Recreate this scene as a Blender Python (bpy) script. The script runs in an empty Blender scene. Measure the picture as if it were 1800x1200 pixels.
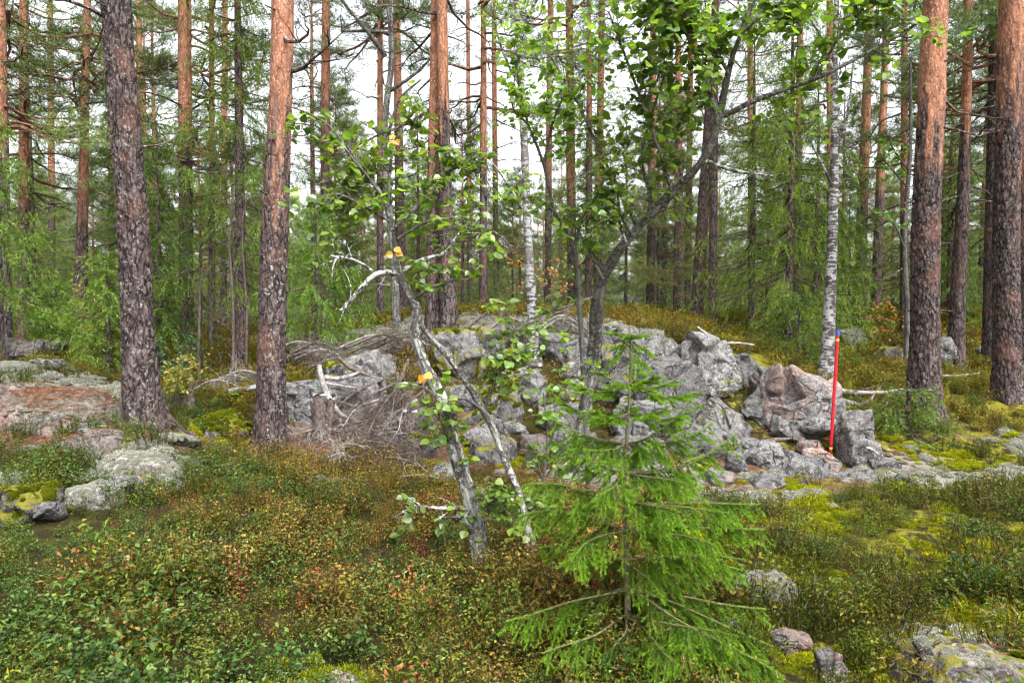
import bpy, math, random
import numpy as np
from mathutils import Vector, Matrix

# ------------------------------------------------------------------ camera, sky, sun, exposure
scene = bpy.context.scene
FPX = 1200.0
PITCH = math.atan(40 / 1200)
CAM = np.array([0.0, 0.0, 1.65])
cam_data = bpy.data.cameras.new("camera")
cam_data.sensor_width = 36.0
cam_data.lens = 24.0
cam_data.clip_start = 0.05
cam_data.clip_end = 2000.0
cam = bpy.data.objects.new("camera", cam_data)
cam.location = CAM
cam.rotation_euler = (math.pi / 2 - PITCH, 0, 0)
scene.collection.objects.link(cam)
scene.camera = cam

SUN_EL, SUN_AZ = math.radians(58), math.radians(150)      # azimuth clockwise from +Y
world = bpy.data.worlds.new("World")
scene.world = world
world.use_nodes = True
wn = world.node_tree
wn.nodes.clear()
wo = wn.nodes.new("ShaderNodeOutputWorld")
wb = wn.nodes.new("ShaderNodeBackground")
wh = wn.nodes.new("ShaderNodeHueSaturation")
ws = wn.nodes.new("ShaderNodeTexSky")
ws.sky_type = 'NISHITA'
ws.sun_disc = False
ws.sun_elevation = SUN_EL
ws.sun_rotation = SUN_AZ
ws.dust_density = 6.0
ws.air_density = 1.0
ws.ozone_density = 1.0
wh.inputs["Saturation"].default_value = 0.18              # overcast: the blue is gone
wh.inputs["Value"].default_value = 1.0
wb.inputs["Strength"].default_value = 0.15
wn.links.new(ws.outputs[0], wh.inputs["Color"])
wn.links.new(wh.outputs[0], wb.inputs["Color"])
wn.links.new(wb.outputs[0], wo.inputs["Surface"])

sun_data = bpy.data.lights.new("sun", 'SUN')
sun_data.energy = 0.9
sun_data.angle = math.radians(35)
sun_data.color = (1.0, 0.97, 0.93)
sun = bpy.data.objects.new("sun", sun_data)
sun.location = (0, 0, 40)
sd = Vector((math.sin(SUN_AZ) * math.cos(SUN_EL), math.cos(SUN_AZ) * math.cos(SUN_EL), math.sin(SUN_EL)))
sun.rotation_euler = (-sd).to_track_quat('-Z', 'Y').to_euler()
scene.collection.objects.link(sun)

vs = scene.view_settings
vs.view_transform = 'Standard'
vs.look = 'None'
vs.exposure = 1.95
vs.gamma = 1.0
vs.use_curve_mapping = False
cy = scene.cycles
cy.max_bounces = 4
cy.diffuse_bounces = 2
cy.glossy_bounces = 1
cy.transmission_bounces = 2
cy.transparent_max_bounces = 4
cy.caustics_reflective = False
cy.caustics_refractive = False
cy.use_denoising = True
cy.denoiser = 'OPENIMAGEDENOISE'
cy.denoising_input_passes = 'RGB_ALBEDO_NORMAL'
cy.denoising_prefilter = 'FAST'
cy.use_adaptive_sampling = True
cy.adaptive_threshold = 0.04
cy.adaptive_min_samples = 32
cy.filter_width = 1.2

# ------------------------------------------------------------------ numeric helpers
RNG = np.random.default_rng(11)
FWD = np.array([0, math.cos(PITCH), -math.sin(PITCH)])
UPV = np.array([0, math.sin(PITCH), math.cos(PITCH)])


def at(px, py, d):
    """A point of the place: seen at (px, py) of the 1800x1200 photograph, d metres ahead."""
    D = np.array([(px - 900) / FPX, 0, 0]) + UPV * ((600 - py) / FPX) + FWD
    return CAM + D * (d / D[1])


def _hash(i, j, k, seed):
    h = (i.astype(np.int64) * 374761393 + j.astype(np.int64) * 668265263 + k.astype(np.int64) * 2147483647 + seed * 1274126177) & 0xffffffff
    h = ((h ^ (h >> 13)) * 1274126177) & 0xffffffff
    h = ((h ^ (h >> 16)) * 2246822519) & 0xffffffff
    h ^= h >> 15
    return (h & 0xffffff) / float(0xffffff)


def vnoise(P, seed=0):
    P = np.asarray(P, float)
    I = np.floor(P).astype(np.int64)
    F = P - I
    F = F * F * (3 - 2 * F)
    r = 0
    for dx in (0, 1):
        wx = F[:, 0] if dx else 1 - F[:, 0]
        for dy in (0, 1):
            wy = F[:, 1] if dy else 1 - F[:, 1]
            for dz in (0, 1):
                wz = F[:, 2] if dz else 1 - F[:, 2]
                r = r + wx * wy * wz * _hash(I[:, 0] + dx, I[:, 1] + dy, I[:, 2] + dz, seed)
    return r * 2 - 1


def fbm(P, octaves=3, seed=0):
    P = np.asarray(P, float)
    a, s, t = 1.0, 0, 0
    for o in range(octaves):
        s = s + a * vnoise(P * (2.03 ** o) + o * 17.3, seed + o)
        t += a
        a *= 0.5
    return s / t


def sstep(a, b, x):
    t = np.clip((x - a) / (b - a), 0, 1)
    return t * t * (3 - 2 * t)


def unit(v):
    return v / np.maximum(np.linalg.norm(v, axis=-1, keepdims=True), 1e-9)


def spline(pts, n):
    """Catmull-Rom through pts (k, m), n samples."""
    P = np.asarray(pts, float)
    k = len(P)
    if k == 2:
        t = np.linspace(0, 1, n)[:, None]
        return P[0] * (1 - t) + P[1] * t
    Q = np.vstack([2 * P[0] - P[1], P, 2 * P[-1] - P[-2]])
    u = np.linspace(0, k - 1 - 1e-6, n)
    i = np.floor(u).astype(int)
    t = (u - i)[:, None]
    a, b, c, d = Q[i], Q[i + 1], Q[i + 2], Q[i + 3]
    return 0.5 * (2 * b + (c - a) * t + (2 * a - 5 * b + 4 * c - d) * t ** 2 + (3 * b - a - 3 * c + d) * t ** 3)


class MB:
    """Collects vertices, triangles and quads; build() links them as ONE mesh object."""

    def __init__(s):
        s.V, s.T, s.Q, s.TM, s.QM, s.C, s.n = [], [], [], [], [], [], 0

    def add(s, v, tris=None, quads=None, mat=0, col=(0.5, 0.5, 0.5)):
        v = np.asarray(v, float).reshape(-1, 3)
        c = np.asarray(col, float)
        if c.ndim == 1:
            c = np.tile(c, (len(v), 1))
        s.V.append(v)
        s.C.append(c)
        if tris is not None and len(tris):
            t = np.asarray(tris).reshape(-1, 3) + s.n
            s.T.append(t)
            s.TM.append(np.full(len(t), mat))
        if quads is not None and len(quads):
            q = np.asarray(quads).reshape(-1, 4) + s.n
            s.Q.append(q)
            s.QM.append(np.full(len(q), mat))
        s.n += len(v)
        return s

    def mesh(s, name, mats, smooth=True):
        me = bpy.data.meshes.new(name)
        V = np.concatenate(s.V)
        C = np.concatenate(s.C)
        T = np.concatenate(s.T) if s.T else np.zeros((0, 3), int)
        Q = np.concatenate(s.Q) if s.Q else np.zeros((0, 4), int)
        M = np.concatenate(s.TM + s.QM) if (s.TM or s.QM) else np.zeros(0, int)
        me.vertices.add(len(V))
        me.vertices.foreach_set("co", V.astype(np.float32).ravel())
        me.loops.add(T.size + Q.size)
        me.loops.foreach_set("vertex_index", np.concatenate([T.ravel(), Q.ravel()]).astype(np.int32))
        me.polygons.add(len(T) + len(Q))
        st = np.concatenate([np.arange(len(T)) * 3, T.size + np.arange(len(Q)) * 4]).astype(np.int32)
        me.polygons.foreach_set("loop_start", st)
        me.polygons.foreach_set("material_index", M.astype(np.int32))
        me.polygons.foreach_set("use_smooth", np.full(len(M), smooth))
        a = me.attributes.new("Col", 'FLOAT_COLOR', 'POINT')
        a.data.foreach_set("color", np.hstack([C, np.ones((len(C), 1))]).astype(np.float32).ravel())
        for m in mats:
            me.materials.append(m)
        me.update(calc_edges=True)
        return me

    def build(s, name, mats, parent=None, smooth=True):
        o = bpy.data.objects.new(name, s.mesh(name, mats if isinstance(mats, (list, tuple)) else [mats], smooth))
        scene.collection.objects.link(o)
        if parent is not None:
            o.parent = parent
            o.location = -np.array(parent.location)       # parts are written in world coordinates
        return o


def tag(o, label=None, cat=None, group=None, kind=None):
    if label:
        o["label"] = label
    if cat:
        o["category"] = cat
    if group:
        o["group"] = group
    if kind:
        o["kind"] = kind
    return o


def thing(name, label, cat, loc, group=None):
    o = bpy.data.objects.new(name, None)
    o.empty_display_size = 0.2
    o.location = loc
    scene.collection.objects.link(o)
    return tag(o, label, cat, group)


REF = unit(np.array([0.31, 0.52, 0.795]))


def tubes(mb, P, R, seg=5, mat=0, col=(0.5, 0.5, 0.5), cap=False):
    """m tapered tubes at once: P (m, n, 3), R (m, n)."""
    P = np.asarray(P, float)
    R = np.asarray(R, float)
    if P.ndim == 2:
        P, R = P[None], R[None]
    m, n, _ = P.shape
    T = unit(np.gradient(P, axis=1))
    A = unit(np.cross(T, REF))
    B = np.cross(T, A)
    th = np.linspace(0, 2 * np.pi, seg, endpoint=False)
    V = P[:, :, None, :] + R[:, :, None, None] * (np.cos(th)[None, None, :, None] * A[:, :, None, :] + np.sin(th)[None, None, :, None] * B[:, :, None, :])
    idx = np.arange(m * n * seg).reshape(m, n, seg)
    a = idx[:, :-1, :]
    b = np.roll(a, -1, axis=2)
    c = idx[:, 1:, :]
    d = np.roll(c, -1, axis=2)
    quads = np.stack([a, b, d, c], -1).reshape(-1, 4)
    c2 = np.asarray(col, float)
    if c2.ndim == 2 and len(c2) == m:
        c2 = np.repeat(c2, n * seg, axis=0)
    mb.add(V.reshape(-1, 3), quads=quads, mat=mat, col=c2)
    if cap:
        for k in (0, n - 1):
            for q in range(m):
                cen = P[q, k]
                ring = V[q, k]
                tr = [[seg, i, (i + 1) % seg] if k else [seg, (i + 1) % seg, i] for i in range(seg)]
                mb.add(np.vstack([ring, cen]), tris=tr, mat=mat, col=col if c2.ndim == 1 else (0.5, 0.5, 0.5))
    return mb


def needles(mb, base, dirs, L, W, mat=0, col=(0.5, 0.5, 0.5), rng=RNG):
    """Thin triangles, one for each needle or tuft blade."""
    base = np.asarray(base)
    k = len(base)
    d = unit(np.asarray(dirs))
    s = unit(np.cross(d, rng.normal(size=(k, 3)))) * (np.broadcast_to(W, k)[:, None] * 0.5)
    V = np.stack([base - s, base + s, base + d * np.broadcast_to(L, k)[:, None]], 1).reshape(-1, 3)
    c = np.asarray(col, float)
    if c.ndim == 2:
        c = np.repeat(c, 3, axis=0)
    mb.add(V, tris=np.arange(3 * k).reshape(-1, 3), mat=mat, col=c)


def diamonds(mb, base, dirs, nrm, L, W, mat=0, col=(0.5, 0.5, 0.5), fold=0.25):
    """Small leaves: a folded diamond each (two triangles)."""
    k = len(base)
    d = unit(dirs)
    s = unit(np.cross(d, nrm))
    n = np.cross(s, d)
    L = np.broadcast_to(L, k)[:, None]
    W = np.broadcast_to(W, k)[:, None]
    mid = base + d * L * 0.45
    V = np.stack([base, mid + s * W / 2 + n * W * fold, base + d * L, mid - s * W / 2 + n * W * fold], 1).reshape(-1, 3)
    i = np.arange(k)[:, None] * 4
    tr = np.concatenate([i + np.array([0, 1, 2]), i + np.array([0, 2, 3])])
    c = np.asarray(col, float)
    if c.ndim == 2:
        c = np.repeat(c, 4, axis=0)
    mb.add(V, tris=tr, mat=mat, col=c)


# ------------------------------------------------------------------ materials
def nodes(name):
    m = bpy.data.materials.new(name)
    m.use_nodes = True
    nt = m.node_tree
    nt.nodes.clear()
    out = nt.nodes.new("ShaderNodeOutputMaterial")
    return m, nt, out


def N(nt, kind, **kw):
    n = nt.nodes.new(kind)
    for k, v in kw.items():
        if k in ("operation", "blend_type", "data_type", "feature", "attribute_name", "noise_dimensions", "distance", "normalize"):
            setattr(n, k, v)
        else:
            n.inputs[k.replace("_", " ")].default_value = v
    return n


def mixc(nt, fac, a, b, blend='MIX'):
    n = nt.nodes.new("ShaderNodeMix")
    n.data_type = 'RGBA'
    n.blend_type = blend
    for s, v in ((n.inputs[0], fac), (n.inputs[6], a), (n.inputs[7], b)):
        if hasattr(v, "is_linked") or hasattr(v, "links"):
            nt.links.new(v, s)
        elif isinstance(v, (int, float)):
            s.default_value = v
        else:
            s.default_value = (*v, 1)
    return n.outputs[2]


def ramp(nt, x, a, b):
    n = nt.nodes.new("ShaderNodeMapRange")
    n.interpolation_type = 'SMOOTHSTEP'
    n.inputs[1].default_value = a
    n.inputs[2].default_value = b
    nt.links.new(x, n.inputs[0])
    return n.outputs[0]


def mul(nt, a, b, op='MULTIPLY'):
    n = nt.nodes.new("ShaderNodeMath")
    n.operation = op
    for s, v in ((n.inputs[0], a), (n.inputs[1], b)):
        if isinstance(v, (int, float)):
            s.default_value = v
        else:
            nt.links.new(v, s)
    return n.outputs[0]


def coords(nt, scale=(1, 1, 1), kind="Object", shift=True):
    tc = nt.nodes.new("ShaderNodeTexCoord")
    mp = nt.nodes.new("ShaderNodeMapping")
    mp.inputs["Scale"].default_value = scale
    nt.links.new(tc.outputs[kind], mp.inputs["Vector"])
    if shift:
        oi = nt.nodes.new("ShaderNodeObjectInfo")
        m = mul(nt, oi.outputs["Random"], 37.0)
        nt.links.new(m, mp.inputs["Location"])
    return mp.outputs[0]


def noise(nt, vec, scale, detail=4, rough=0.6):
    n = N(nt, "ShaderNodeTexNoise", Scale=scale, Detail=detail, Roughness=rough)
    nt.links.new(vec, n.inputs["Vector"])
    return n.outputs["Fac"]


def voro(nt, vec, scale, feature='F1', out="Distance", rnd=1.0):
    n = N(nt, "ShaderNodeTexVoronoi", feature=feature, Scale=scale)
    n.inputs["Randomness"].default_value = rnd
    nt.links.new(vec, n.inputs["Vector"])
    return n.outputs[out]


def principled(nt, out, color, rough=0.85, bump=None, bump_s=0.4, bump_d=0.02, spec=0.3):
    p = nt.nodes.new("ShaderNodeBsdfPrincipled")
    p.inputs["Roughness"].default_value = rough
    p.inputs["Specular IOR Level"].default_value = spec
    if hasattr(color, "links"):
        nt.links.new(color, p.inputs["Base Color"])
    else:
        p.inputs["Base Color"].default_value = (*color, 1)
    if bump is not None:
        b = nt.nodes.new("ShaderNodeBump")
        b.inputs["Strength"].default_value = bump_s
        b.inputs["Distance"].default_value = bump_d
        nt.links.new(bump, b.inputs["Height"])
        nt.links.new(b.outputs[0], p.inputs["Normal"])
    nt.links.new(p.outputs[0], out.inputs["Surface"])
    return p


def attr(nt):
    a = nt.nodes.new("ShaderNodeAttribute")
    a.attribute_name = "Col"
    s = nt.nodes.new("ShaderNodeSeparateColor")
    nt.links.new(a.outputs["Color"], s.inputs[0])
    return a.outputs["Color"], s.outputs


def mat_leaf(name, translucent=0.35, gloss=0.0, vary=0.25, tint=(1, 1, 1), rough=0.45):
    """Colour from the Col attribute, a little different on every plant; light shines through."""
    m, nt, out = nodes(name)
    c, _ = attr(nt)
    oi = nt.nodes.new("ShaderNodeObjectInfo")
    hs = nt.nodes.new("ShaderNodeHueSaturation")
    r1 = nt.nodes.new("ShaderNodeMapRange")
    r1.inputs[3].default_value = 0.5 - 0.06 * vary
    r1.inputs[4].default_value = 0.5 + 0.06 * vary
    nt.links.new(oi.outputs["Random"], r1.inputs[0])
    f = mul(nt, mul(nt, oi.outputs["Random"], 7.31), 1.0, 'MODULO')
    r2 = nt.nodes.new("ShaderNodeMapRange")
    r2.inputs[3].default_value = 1 - vary
    r2.inputs[4].default_value = 1 + vary
    nt.links.new(f, r2.inputs[0])
    nt.links.new(r1.outputs[0], hs.inputs["Hue"])
    nt.links.new(r2.outputs[0], hs.inputs["Value"])
    nt.links.new(c, hs.inputs["Color"])
    col = mixc(nt, 1.0, hs.outputs[0], tint, 'MULTIPLY')
    d = nt.nodes.new("ShaderNodeBsdfDiffuse")
    t = nt.nodes.new("ShaderNodeBsdfTranslucent")
    nt.links.new(col, d.inputs[0])
    tc = mixc(nt, 1.0, col, (1.15, 1.2, 0.6), 'MULTIPLY')
    nt.links.new(tc, t.inputs[0])
    mx = nt.nodes.new("ShaderNodeMixShader")
    mx.inputs[0].default_value = translucent
    nt.links.new(d.outputs[0], mx.inputs[1])
    nt.links.new(t.outputs[0], mx.inputs[2])
    fin = mx.outputs[0]
    if gloss > 0:
        g = nt.nodes.new("ShaderNodeBsdfGlossy")
        g.inputs["Roughness"].default_value = rough
        g.inputs["Color"].default_value = (0.9, 0.95, 1, 1)
        m2 = nt.nodes.new("ShaderNodeMixShader")
        m2.inputs[0].default_value = gloss
        nt.links.new(fin, m2.inputs[1])
        nt.links.new(g.outputs[0], m2.inputs[2])
        fin = m2.outputs[0]
    nt.links.new(fin, out.inputs["Surface"])
    return m


def mat_bark(name="pine_bark"):
    """Col: R plate height, G how far the bark has turned to thin orange flakes, B lichen."""
    m, nt, out = nodes(name)
    c, s = attr(nt)
    v = coords(nt)
    vs_ = coords(nt, (1, 1, 0.35))
    n1 = noise(nt, vs_, 14, 6, 0.65)
    n2 = noise(nt, v, 60, 4, 0.6)
    cell = voro(nt, vs_, 16, 'DISTANCE_TO_EDGE')
    plate = mul(nt, ramp(nt, cell, 0.0, 0.16), s[0])
    dark = mixc(nt, plate, (0.013, 0.010, 0.010), (0.098, 0.072, 0.070))
    dark = mixc(nt, ramp(nt, n1, 0.50, 0.78), dark, (0.17, 0.135, 0.13))
    dark = mixc(nt, mul(nt, ramp(nt, noise(nt, v, 2.2, 2), 0.5, 0.7), 0.5), dark, (0.15, 0.075, 0.055))
    org = mixc(nt, ramp(nt, n1, 0.3, 0.65), (0.15, 0.065, 0.040), (0.38, 0.178, 0.108))
    org = mixc(nt, ramp(nt, noise(nt, coords(nt, (1, 1, .6)), 40, 3), 0.58, 0.68), org, (0.55, 0.34, 0.25))
    org = mixc(nt, ramp(nt, cell, 0.035, 0.0), org, (0.10, 0.045, 0.03))
    base = mixc(nt, s[1], dark, org)
    li = mul(nt, s[2], ramp(nt, noise(nt, v, 30, 3, 0.7), 0.56, 0.62))
    base = mixc(nt, li, base, (0.36, 0.36, 0.33))
    bh = mul(nt, plate, mul(nt, n1, n2, 'ADD'), 'ADD')
    principled(nt, out, base, 0.9, bh, 0.55, 0.015, 0.15)
    return m


def mat_birch():
    m, nt, out = nodes("birch_bark")
    c, s = attr(nt)
    v = coords(nt)
    vh = coords(nt, (1, 1, 3.2))
    n1 = noise(nt, vh, 9, 5, 0.65)
    n2 = noise(nt, v, 5, 4, 0.6)
    white = mixc(nt, noise(nt, v, 30, 3), (0.15, 0.147, 0.148), (0.38, 0.375, 0.378))
    f = mul(nt, ramp(nt, mul(nt, n1, mul(nt, n2, 0.5), 'ADD'), 0.70, 0.77), 1.0)
    base = mixc(nt, f, white, (0.05, 0.042, 0.04))
    base = mixc(nt, mul(nt, s[1], ramp(nt, n2, 0.35, 0.6)), base, (0.16, 0.15, 0.14))
    principled(nt, out, base, 0.75, n1, 0.35, 0.01, 0.25)
    return m


def mat_aspen():
    """Grey bark crusted with pale lichen."""
    m, nt, out = nodes("lichened_bark")
    c, s = attr(nt)
    v = coords(nt)
    n1 = noise(nt, v, 38, 5, 0.7)
    n2 = noise(nt, v, 7, 4, 0.6)
    base = mixc(nt, n2, (0.022, 0.019, 0.018), (0.11, 0.10, 0.095))
    li = mul(nt, ramp(nt, mul(nt, n1, mul(nt, n2, 0.5), 'ADD'), 0.72, 0.77), s[2])
    base = mixc(nt, li, base, (0.36, 0.37, 0.335))
    base = mixc(nt, mul(nt, s[1], ramp(nt, n2, 0.45, 0.5)), base, (0.68, 0.66, 0.64))
    principled(nt, out, base, 0.9, mul(nt, n1, li, 'ADD'), 0.6, 0.012, 0.15)
    return m


def mat_rock():
    """Col: R moss, G pink feldspar / needle litter, B pale lichen crust."""
    m, nt, out = nodes("granite")
    c, s = attr(nt)
    v = coords(nt)
    big = noise(nt, v, 2.0, 5, 0.6)
    mid = noise(nt, v, 11, 6, 0.68)
    fine = noise(nt, v, 55, 4, 0.7)
    grain = noise(nt, v, 26, 6, 0.75)
    base = mixc(nt, ramp(nt, mid, 0.36, 0.64), (0.050, 0.049, 0.051), (0.185, 0.18, 0.18))
    base = mixc(nt, ramp(nt, grain, 0.54, 0.62), base, (0.25, 0.248, 0.245))
    base = mixc(nt, mul(nt, ramp(nt, grain, 0.44, 0.37), 0.85), base, (0.035, 0.034, 0.034))
    base = mixc(nt, mul(nt, ramp(nt, big, 0.56, 0.72), 0.7), base, (0.040, 0.039, 0.041))
    base = mixc(nt, mul(nt, ramp(nt, fine, 0.56, 0.66), 0.8), base, (0.36, 0.35, 0.335))
    base = mixc(nt, ramp(nt, fine, 0.42, 0.33), base, (0.04, 0.038, 0.037))
    base = mixc(nt, mul(nt, s[1], ramp(nt, noise(nt, v, 4, 4), 0.42, 0.56)), base, (0.27, 0.145, 0.115))
    crust = mul(nt, s[2], ramp(nt, noise(nt, v, 8, 6, 0.75), 0.47, 0.56))
    base = mixc(nt, crust, base, mixc(nt, fine, (0.17, 0.17, 0.155), (0.36, 0.355, 0.33)))
    base = mixc(nt, mul(nt, ramp(nt, voro(nt, v, 9), 0.16, 0.10), ramp(nt, big, 0.52, 0.6)), base, (0.43, 0.46, 0.38))
    oi = nt.nodes.new("ShaderNodeObjectInfo")
    rv = nt.nodes.new("ShaderNodeMapRange")
    rv.inputs[3].default_value = 0.68
    rv.inputs[4].default_value = 1.22
    nt.links.new(mul(nt, mul(nt, oi.outputs["Random"], 9.7), 1.0, 'MODULO'), rv.inputs[0])
    base = mixc(nt, 1.0, base, rv.outputs[0], 'MULTIPLY')
    base = mixc(nt, mul(nt, ramp(nt, oi.outputs["Random"], 0.55, 0.9), 0.10), base, mixc(nt, 1.0, base, (1.15, 0.9, 0.78), 'MULTIPLY'))
    wv = nt.nodes.new("ShaderNodeVectorMath")
    wv.operation = 'ADD'
    nz = N(nt, "ShaderNodeTexNoise", Scale=3.0, Detail=4)
    nt.links.new(v, nz.inputs["Vector"])
    nt.links.new(v, wv.inputs[0])
    sc_ = nt.nodes.new("ShaderNodeVectorMath")
    sc_.operation = 'SCALE'
    sc_.inputs["Scale"].default_value = 0.25
    nt.links.new(nz.outputs["Color"], sc_.inputs[0])
    nt.links.new(sc_.outputs[0], wv.inputs[1])
    crk = mul(nt, ramp(nt, voro(nt, wv.outputs[0], 1.7, 'DISTANCE_TO_EDGE'), 0.014, 0.003), ramp(nt, big, 0.40, 0.55))
    base = mixc(nt, mul(nt, crk, 0.85), base, (0.022, 0.020, 0.019))
    mossf = ramp(nt, mul(nt, s[0], mul(nt, mid, 0.7), 'ADD'), 0.72, 0.86)
    base = mixc(nt, mossf, base, mixc(nt, mid, (0.055, 0.06, 0.012), (0.25, 0.23, 0.03)))
    bh = mul(nt, mul(nt, mid, 1.0), mul(nt, mul(nt, fine, 0.3), mul(nt, grain, 0.5), 'ADD'), 'ADD')
    bh = mul(nt, bh, mul(nt, crk, 1.2), 'SUBTRACT')
    principled(nt, out, base, 0.92, bh, 1.0, 0.05, 0.2)
    return m


def mat_simple(name, a, b, scale=20, rough=0.9, stretch=(1, 1, 1), bump=0.4, spec=0.2):
    m, nt, out = nodes(name)
    v = coords(nt, stretch)
    n = noise(nt, v, scale, 5, 0.65)
    principled(nt, out, mixc(nt, ramp(nt, n, 0.3, 0.7), a, b), rough, n, bump, 0.01, spec)
    return m


def mat_ground():
    """Moss, brown litter and pale lichen patches; Col: R pine-needle litter, G moss, B lichen."""
    m, nt, out = nodes("forest_floor")
    c, s = attr(nt)
    v = coords(nt, shift=False)
    n0 = noise(nt, v, 0.9, 4, 0.6)
    n1 = noise(nt, v, 6, 6, 0.7)
    n2 = noise(nt, v, 40, 5, 0.7)
    n3 = noise(nt, v, 130, 3, 0.7)
    base = mixc(nt, n2, (0.014, 0.011, 0.005), (0.06, 0.046, 0.018))
    base = mixc(nt, ramp(nt, n1, 0.42, 0.62), base, mixc(nt, n3, (0.022, 0.026, 0.005), (0.09, 0.088, 0.015)))
    lit = mixc(nt, n3, (0.055, 0.032, 0.020), (0.24, 0.150, 0.100))
    base = mixc(nt, ramp(nt, mul(nt, s[0], n1, 'ADD'), 0.8, 1.05), base, lit)
    moss = mixc(nt, n2, (0.10, 0.10, 0.012), (0.34, 0.31, 0.035))
    base = mixc(nt, ramp(nt, mul(nt, s[1], n1, 'ADD'), 0.85, 1.0), base, moss)
    li = mixc(nt, n3, (0.16, 0.15, 0.12), (0.42, 0.41, 0.36))
    base = mixc(nt, ramp(nt, mul(nt, s[2], n1, 'ADD'), 0.85, 1.0), base, li)
    principled(nt, out, base, 0.95, mul(nt, n2, n3, 'ADD'), 0.9, 0.04, 0.1)
    return m


M_BARK = mat_bark()
M_BIRCH = mat_birch()
M_ASPEN = mat_aspen()
M_ROCK = mat_rock()
M_GROUND = mat_ground()
M_PINE = mat_leaf("pine_needles", 0.30, 0.02, 0.35, (1.0, 1.10, 0.98))
M_SPRUCE = mat_leaf("spruce_needles", 0.34, 0.02, 0.30, (1.0, 1.0, 0.78))
M_SAPLING = mat_leaf("young_spruce_needles", 0.42, 0.015, 0.0, (0.80, 0.80, 0.50))
M_LEAF = mat_leaf("aspen_leaf", 0.60, 0.035, 0.30, rough=0.4)
M_SHRUB = mat_leaf("shrub_leaf", 0.30, 0.015, 0.42, (0.66, 0.62, 0.35))
M_LICHEN = mat_leaf("reindeer_lichen", 0.15, 0.0, 0.15, (0.82, 0.82, 0.80))
M_MOSS = mat_leaf("moss", 0.30, 0.0, 0.25, (0.82, 0.86, 0.52))
M_TWIG = mat_simple("dead_twig", (0.045, 0.034, 0.028), (0.150, 0.120, 0.105), 25)
M_GREYWOOD = mat_simple("bleached_wood", (0.13, 0.115, 0.11), (0.36, 0.335, 0.32), 18, stretch=(1, 1, 1))
M_DARKTWIG = mat_simple("live_twig", (0.035, 0.03, 0.026), (0.13, 0.115, 0.10), 40)
M_STEM = mat_simple("sapling_stem", (0.08, 0.065, 0.035), (0.19, 0.165, 0.09), 40)
# ------------------------------------------------------------------ the ground
CTRL = [(-300, 1200, 3.0), (0, 1200, 3.0), (450, 1200, 3.05), (900, 1200, 3.1), (1350, 1200, 3.1), (1800, 1200, 3.0), (2100, 1200, 3.0),
        (-200, 1000, 4.2), (0, 1000, 4.2), (450, 1000, 4.5), (900, 1000, 4.6), (1350, 1010, 4.5), (1800, 1000, 4.5), (2100, 1000, 4.5),
        (0, 900, 5.1), (150, 870, 5.5), (320, 850, 5.9), (480, 880, 5.8), (600, 870, 6.3), (800, 880, 6.2), (1000, 890, 6.1), (1200, 890, 6.2),
        (1400, 900, 6.1), (1600, 890, 6.2), (1800, 890, 6.2), (230, 800, 6.2), (380, 800, 6.9), (0, 780, 6.3), (120, 770, 6.6),
        (100, 712, 7.6), (0, 700, 7.6), (260, 735, 7.2), (-150, 700, 7.5), (0, 650, 8.8), (120, 650, 9.2), (200, 690, 9.0),
        (-100, 640, 12), (100, 640, 13), (220, 680, 11), (472, 800, 7.9), (400, 780, 8.2), (600, 800, 7.8), (720, 800, 7.9), (850, 830, 7.7),
        (1000, 830, 7.6), (1150, 830, 7.7), (1300, 820, 7.9), (1460, 800, 8.3), (1600, 800, 8.2), (1800, 790, 8.4),
        (330, 690, 11), (440, 700, 9.6), (560, 720, 8.9), (700, 740, 8.9), (850, 760, 8.7), (1000, 770, 8.7), (1150, 780, 8.6), (1300, 770, 8.8),
        (450, 650, 12), (560, 640, 11), (650, 640, 10.3), (750, 620, 10.2), (850, 620, 10.2), (950, 630, 10), (1050, 620, 10), (1150, 610, 10.3),
        (1230, 615, 10.8), (1330, 660, 10.2), (1400, 670, 10), (600, 600, 12), (700, 575, 12.3), (790, 583, 10.9), (900, 570, 12), (1000, 565, 12),
        (1100, 570, 12), (1200, 580, 12.5), (1300, 610, 13), (1400, 640, 12), (1470, 672, 10.8), (1560, 690, 10.4), (1640, 740, 9.5),
        (1770, 705, 10.5), (1900, 700, 10.5), (1690, 655, 13.5), (1560, 640, 14), (1450, 620, 15), (1520, 565, 22), (1640, 560, 22),
        (1780, 555, 23), (1950, 550, 23), (330, 640, 14.5), (150, 630, 16), (0, 620, 16), (-200, 620, 17), (500, 600, 18), (700, 575, 20),
        (900, 565, 20), (1100, 565, 20), (1250, 575, 18), (1350, 590, 18)]
_P = [at(*c) for c in CTRL]
for _px in range(-500, 2400, 350):
    _P += [at(_px, 572, 35), at(_px, 570, 60)]
_P += [np.array(p, float) for p in ((-5, 0, 0), (5, 0, 0), (-5, -6, 0), (5, -6, 0), (0, -6, 0), (0, 0, 0), (0, 2, 0), (-12, 2, 0.2), (12, 2, 0.2))]
_P = np.array(_P)
_D = np.linalg.norm(_P[:, None, :2] - _P[None, :, :2], axis=-1)


def _phi(r):
    return r * r * np.log(r + 1e-9)


_n = len(_P)
_K = np.zeros((_n + 3, _n + 3))
_K[:_n, :_n] = _phi(_D) + np.eye(_n) * 0.25
_K[:_n, _n] = 1
_K[:_n, _n + 1:] = _P[:, :2]
_K[_n:, :_n] = _K[:_n, _n:].T
_W = np.linalg.solve(_K, np.concatenate([_P[:, 2], [0, 0, 0]]))


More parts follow.
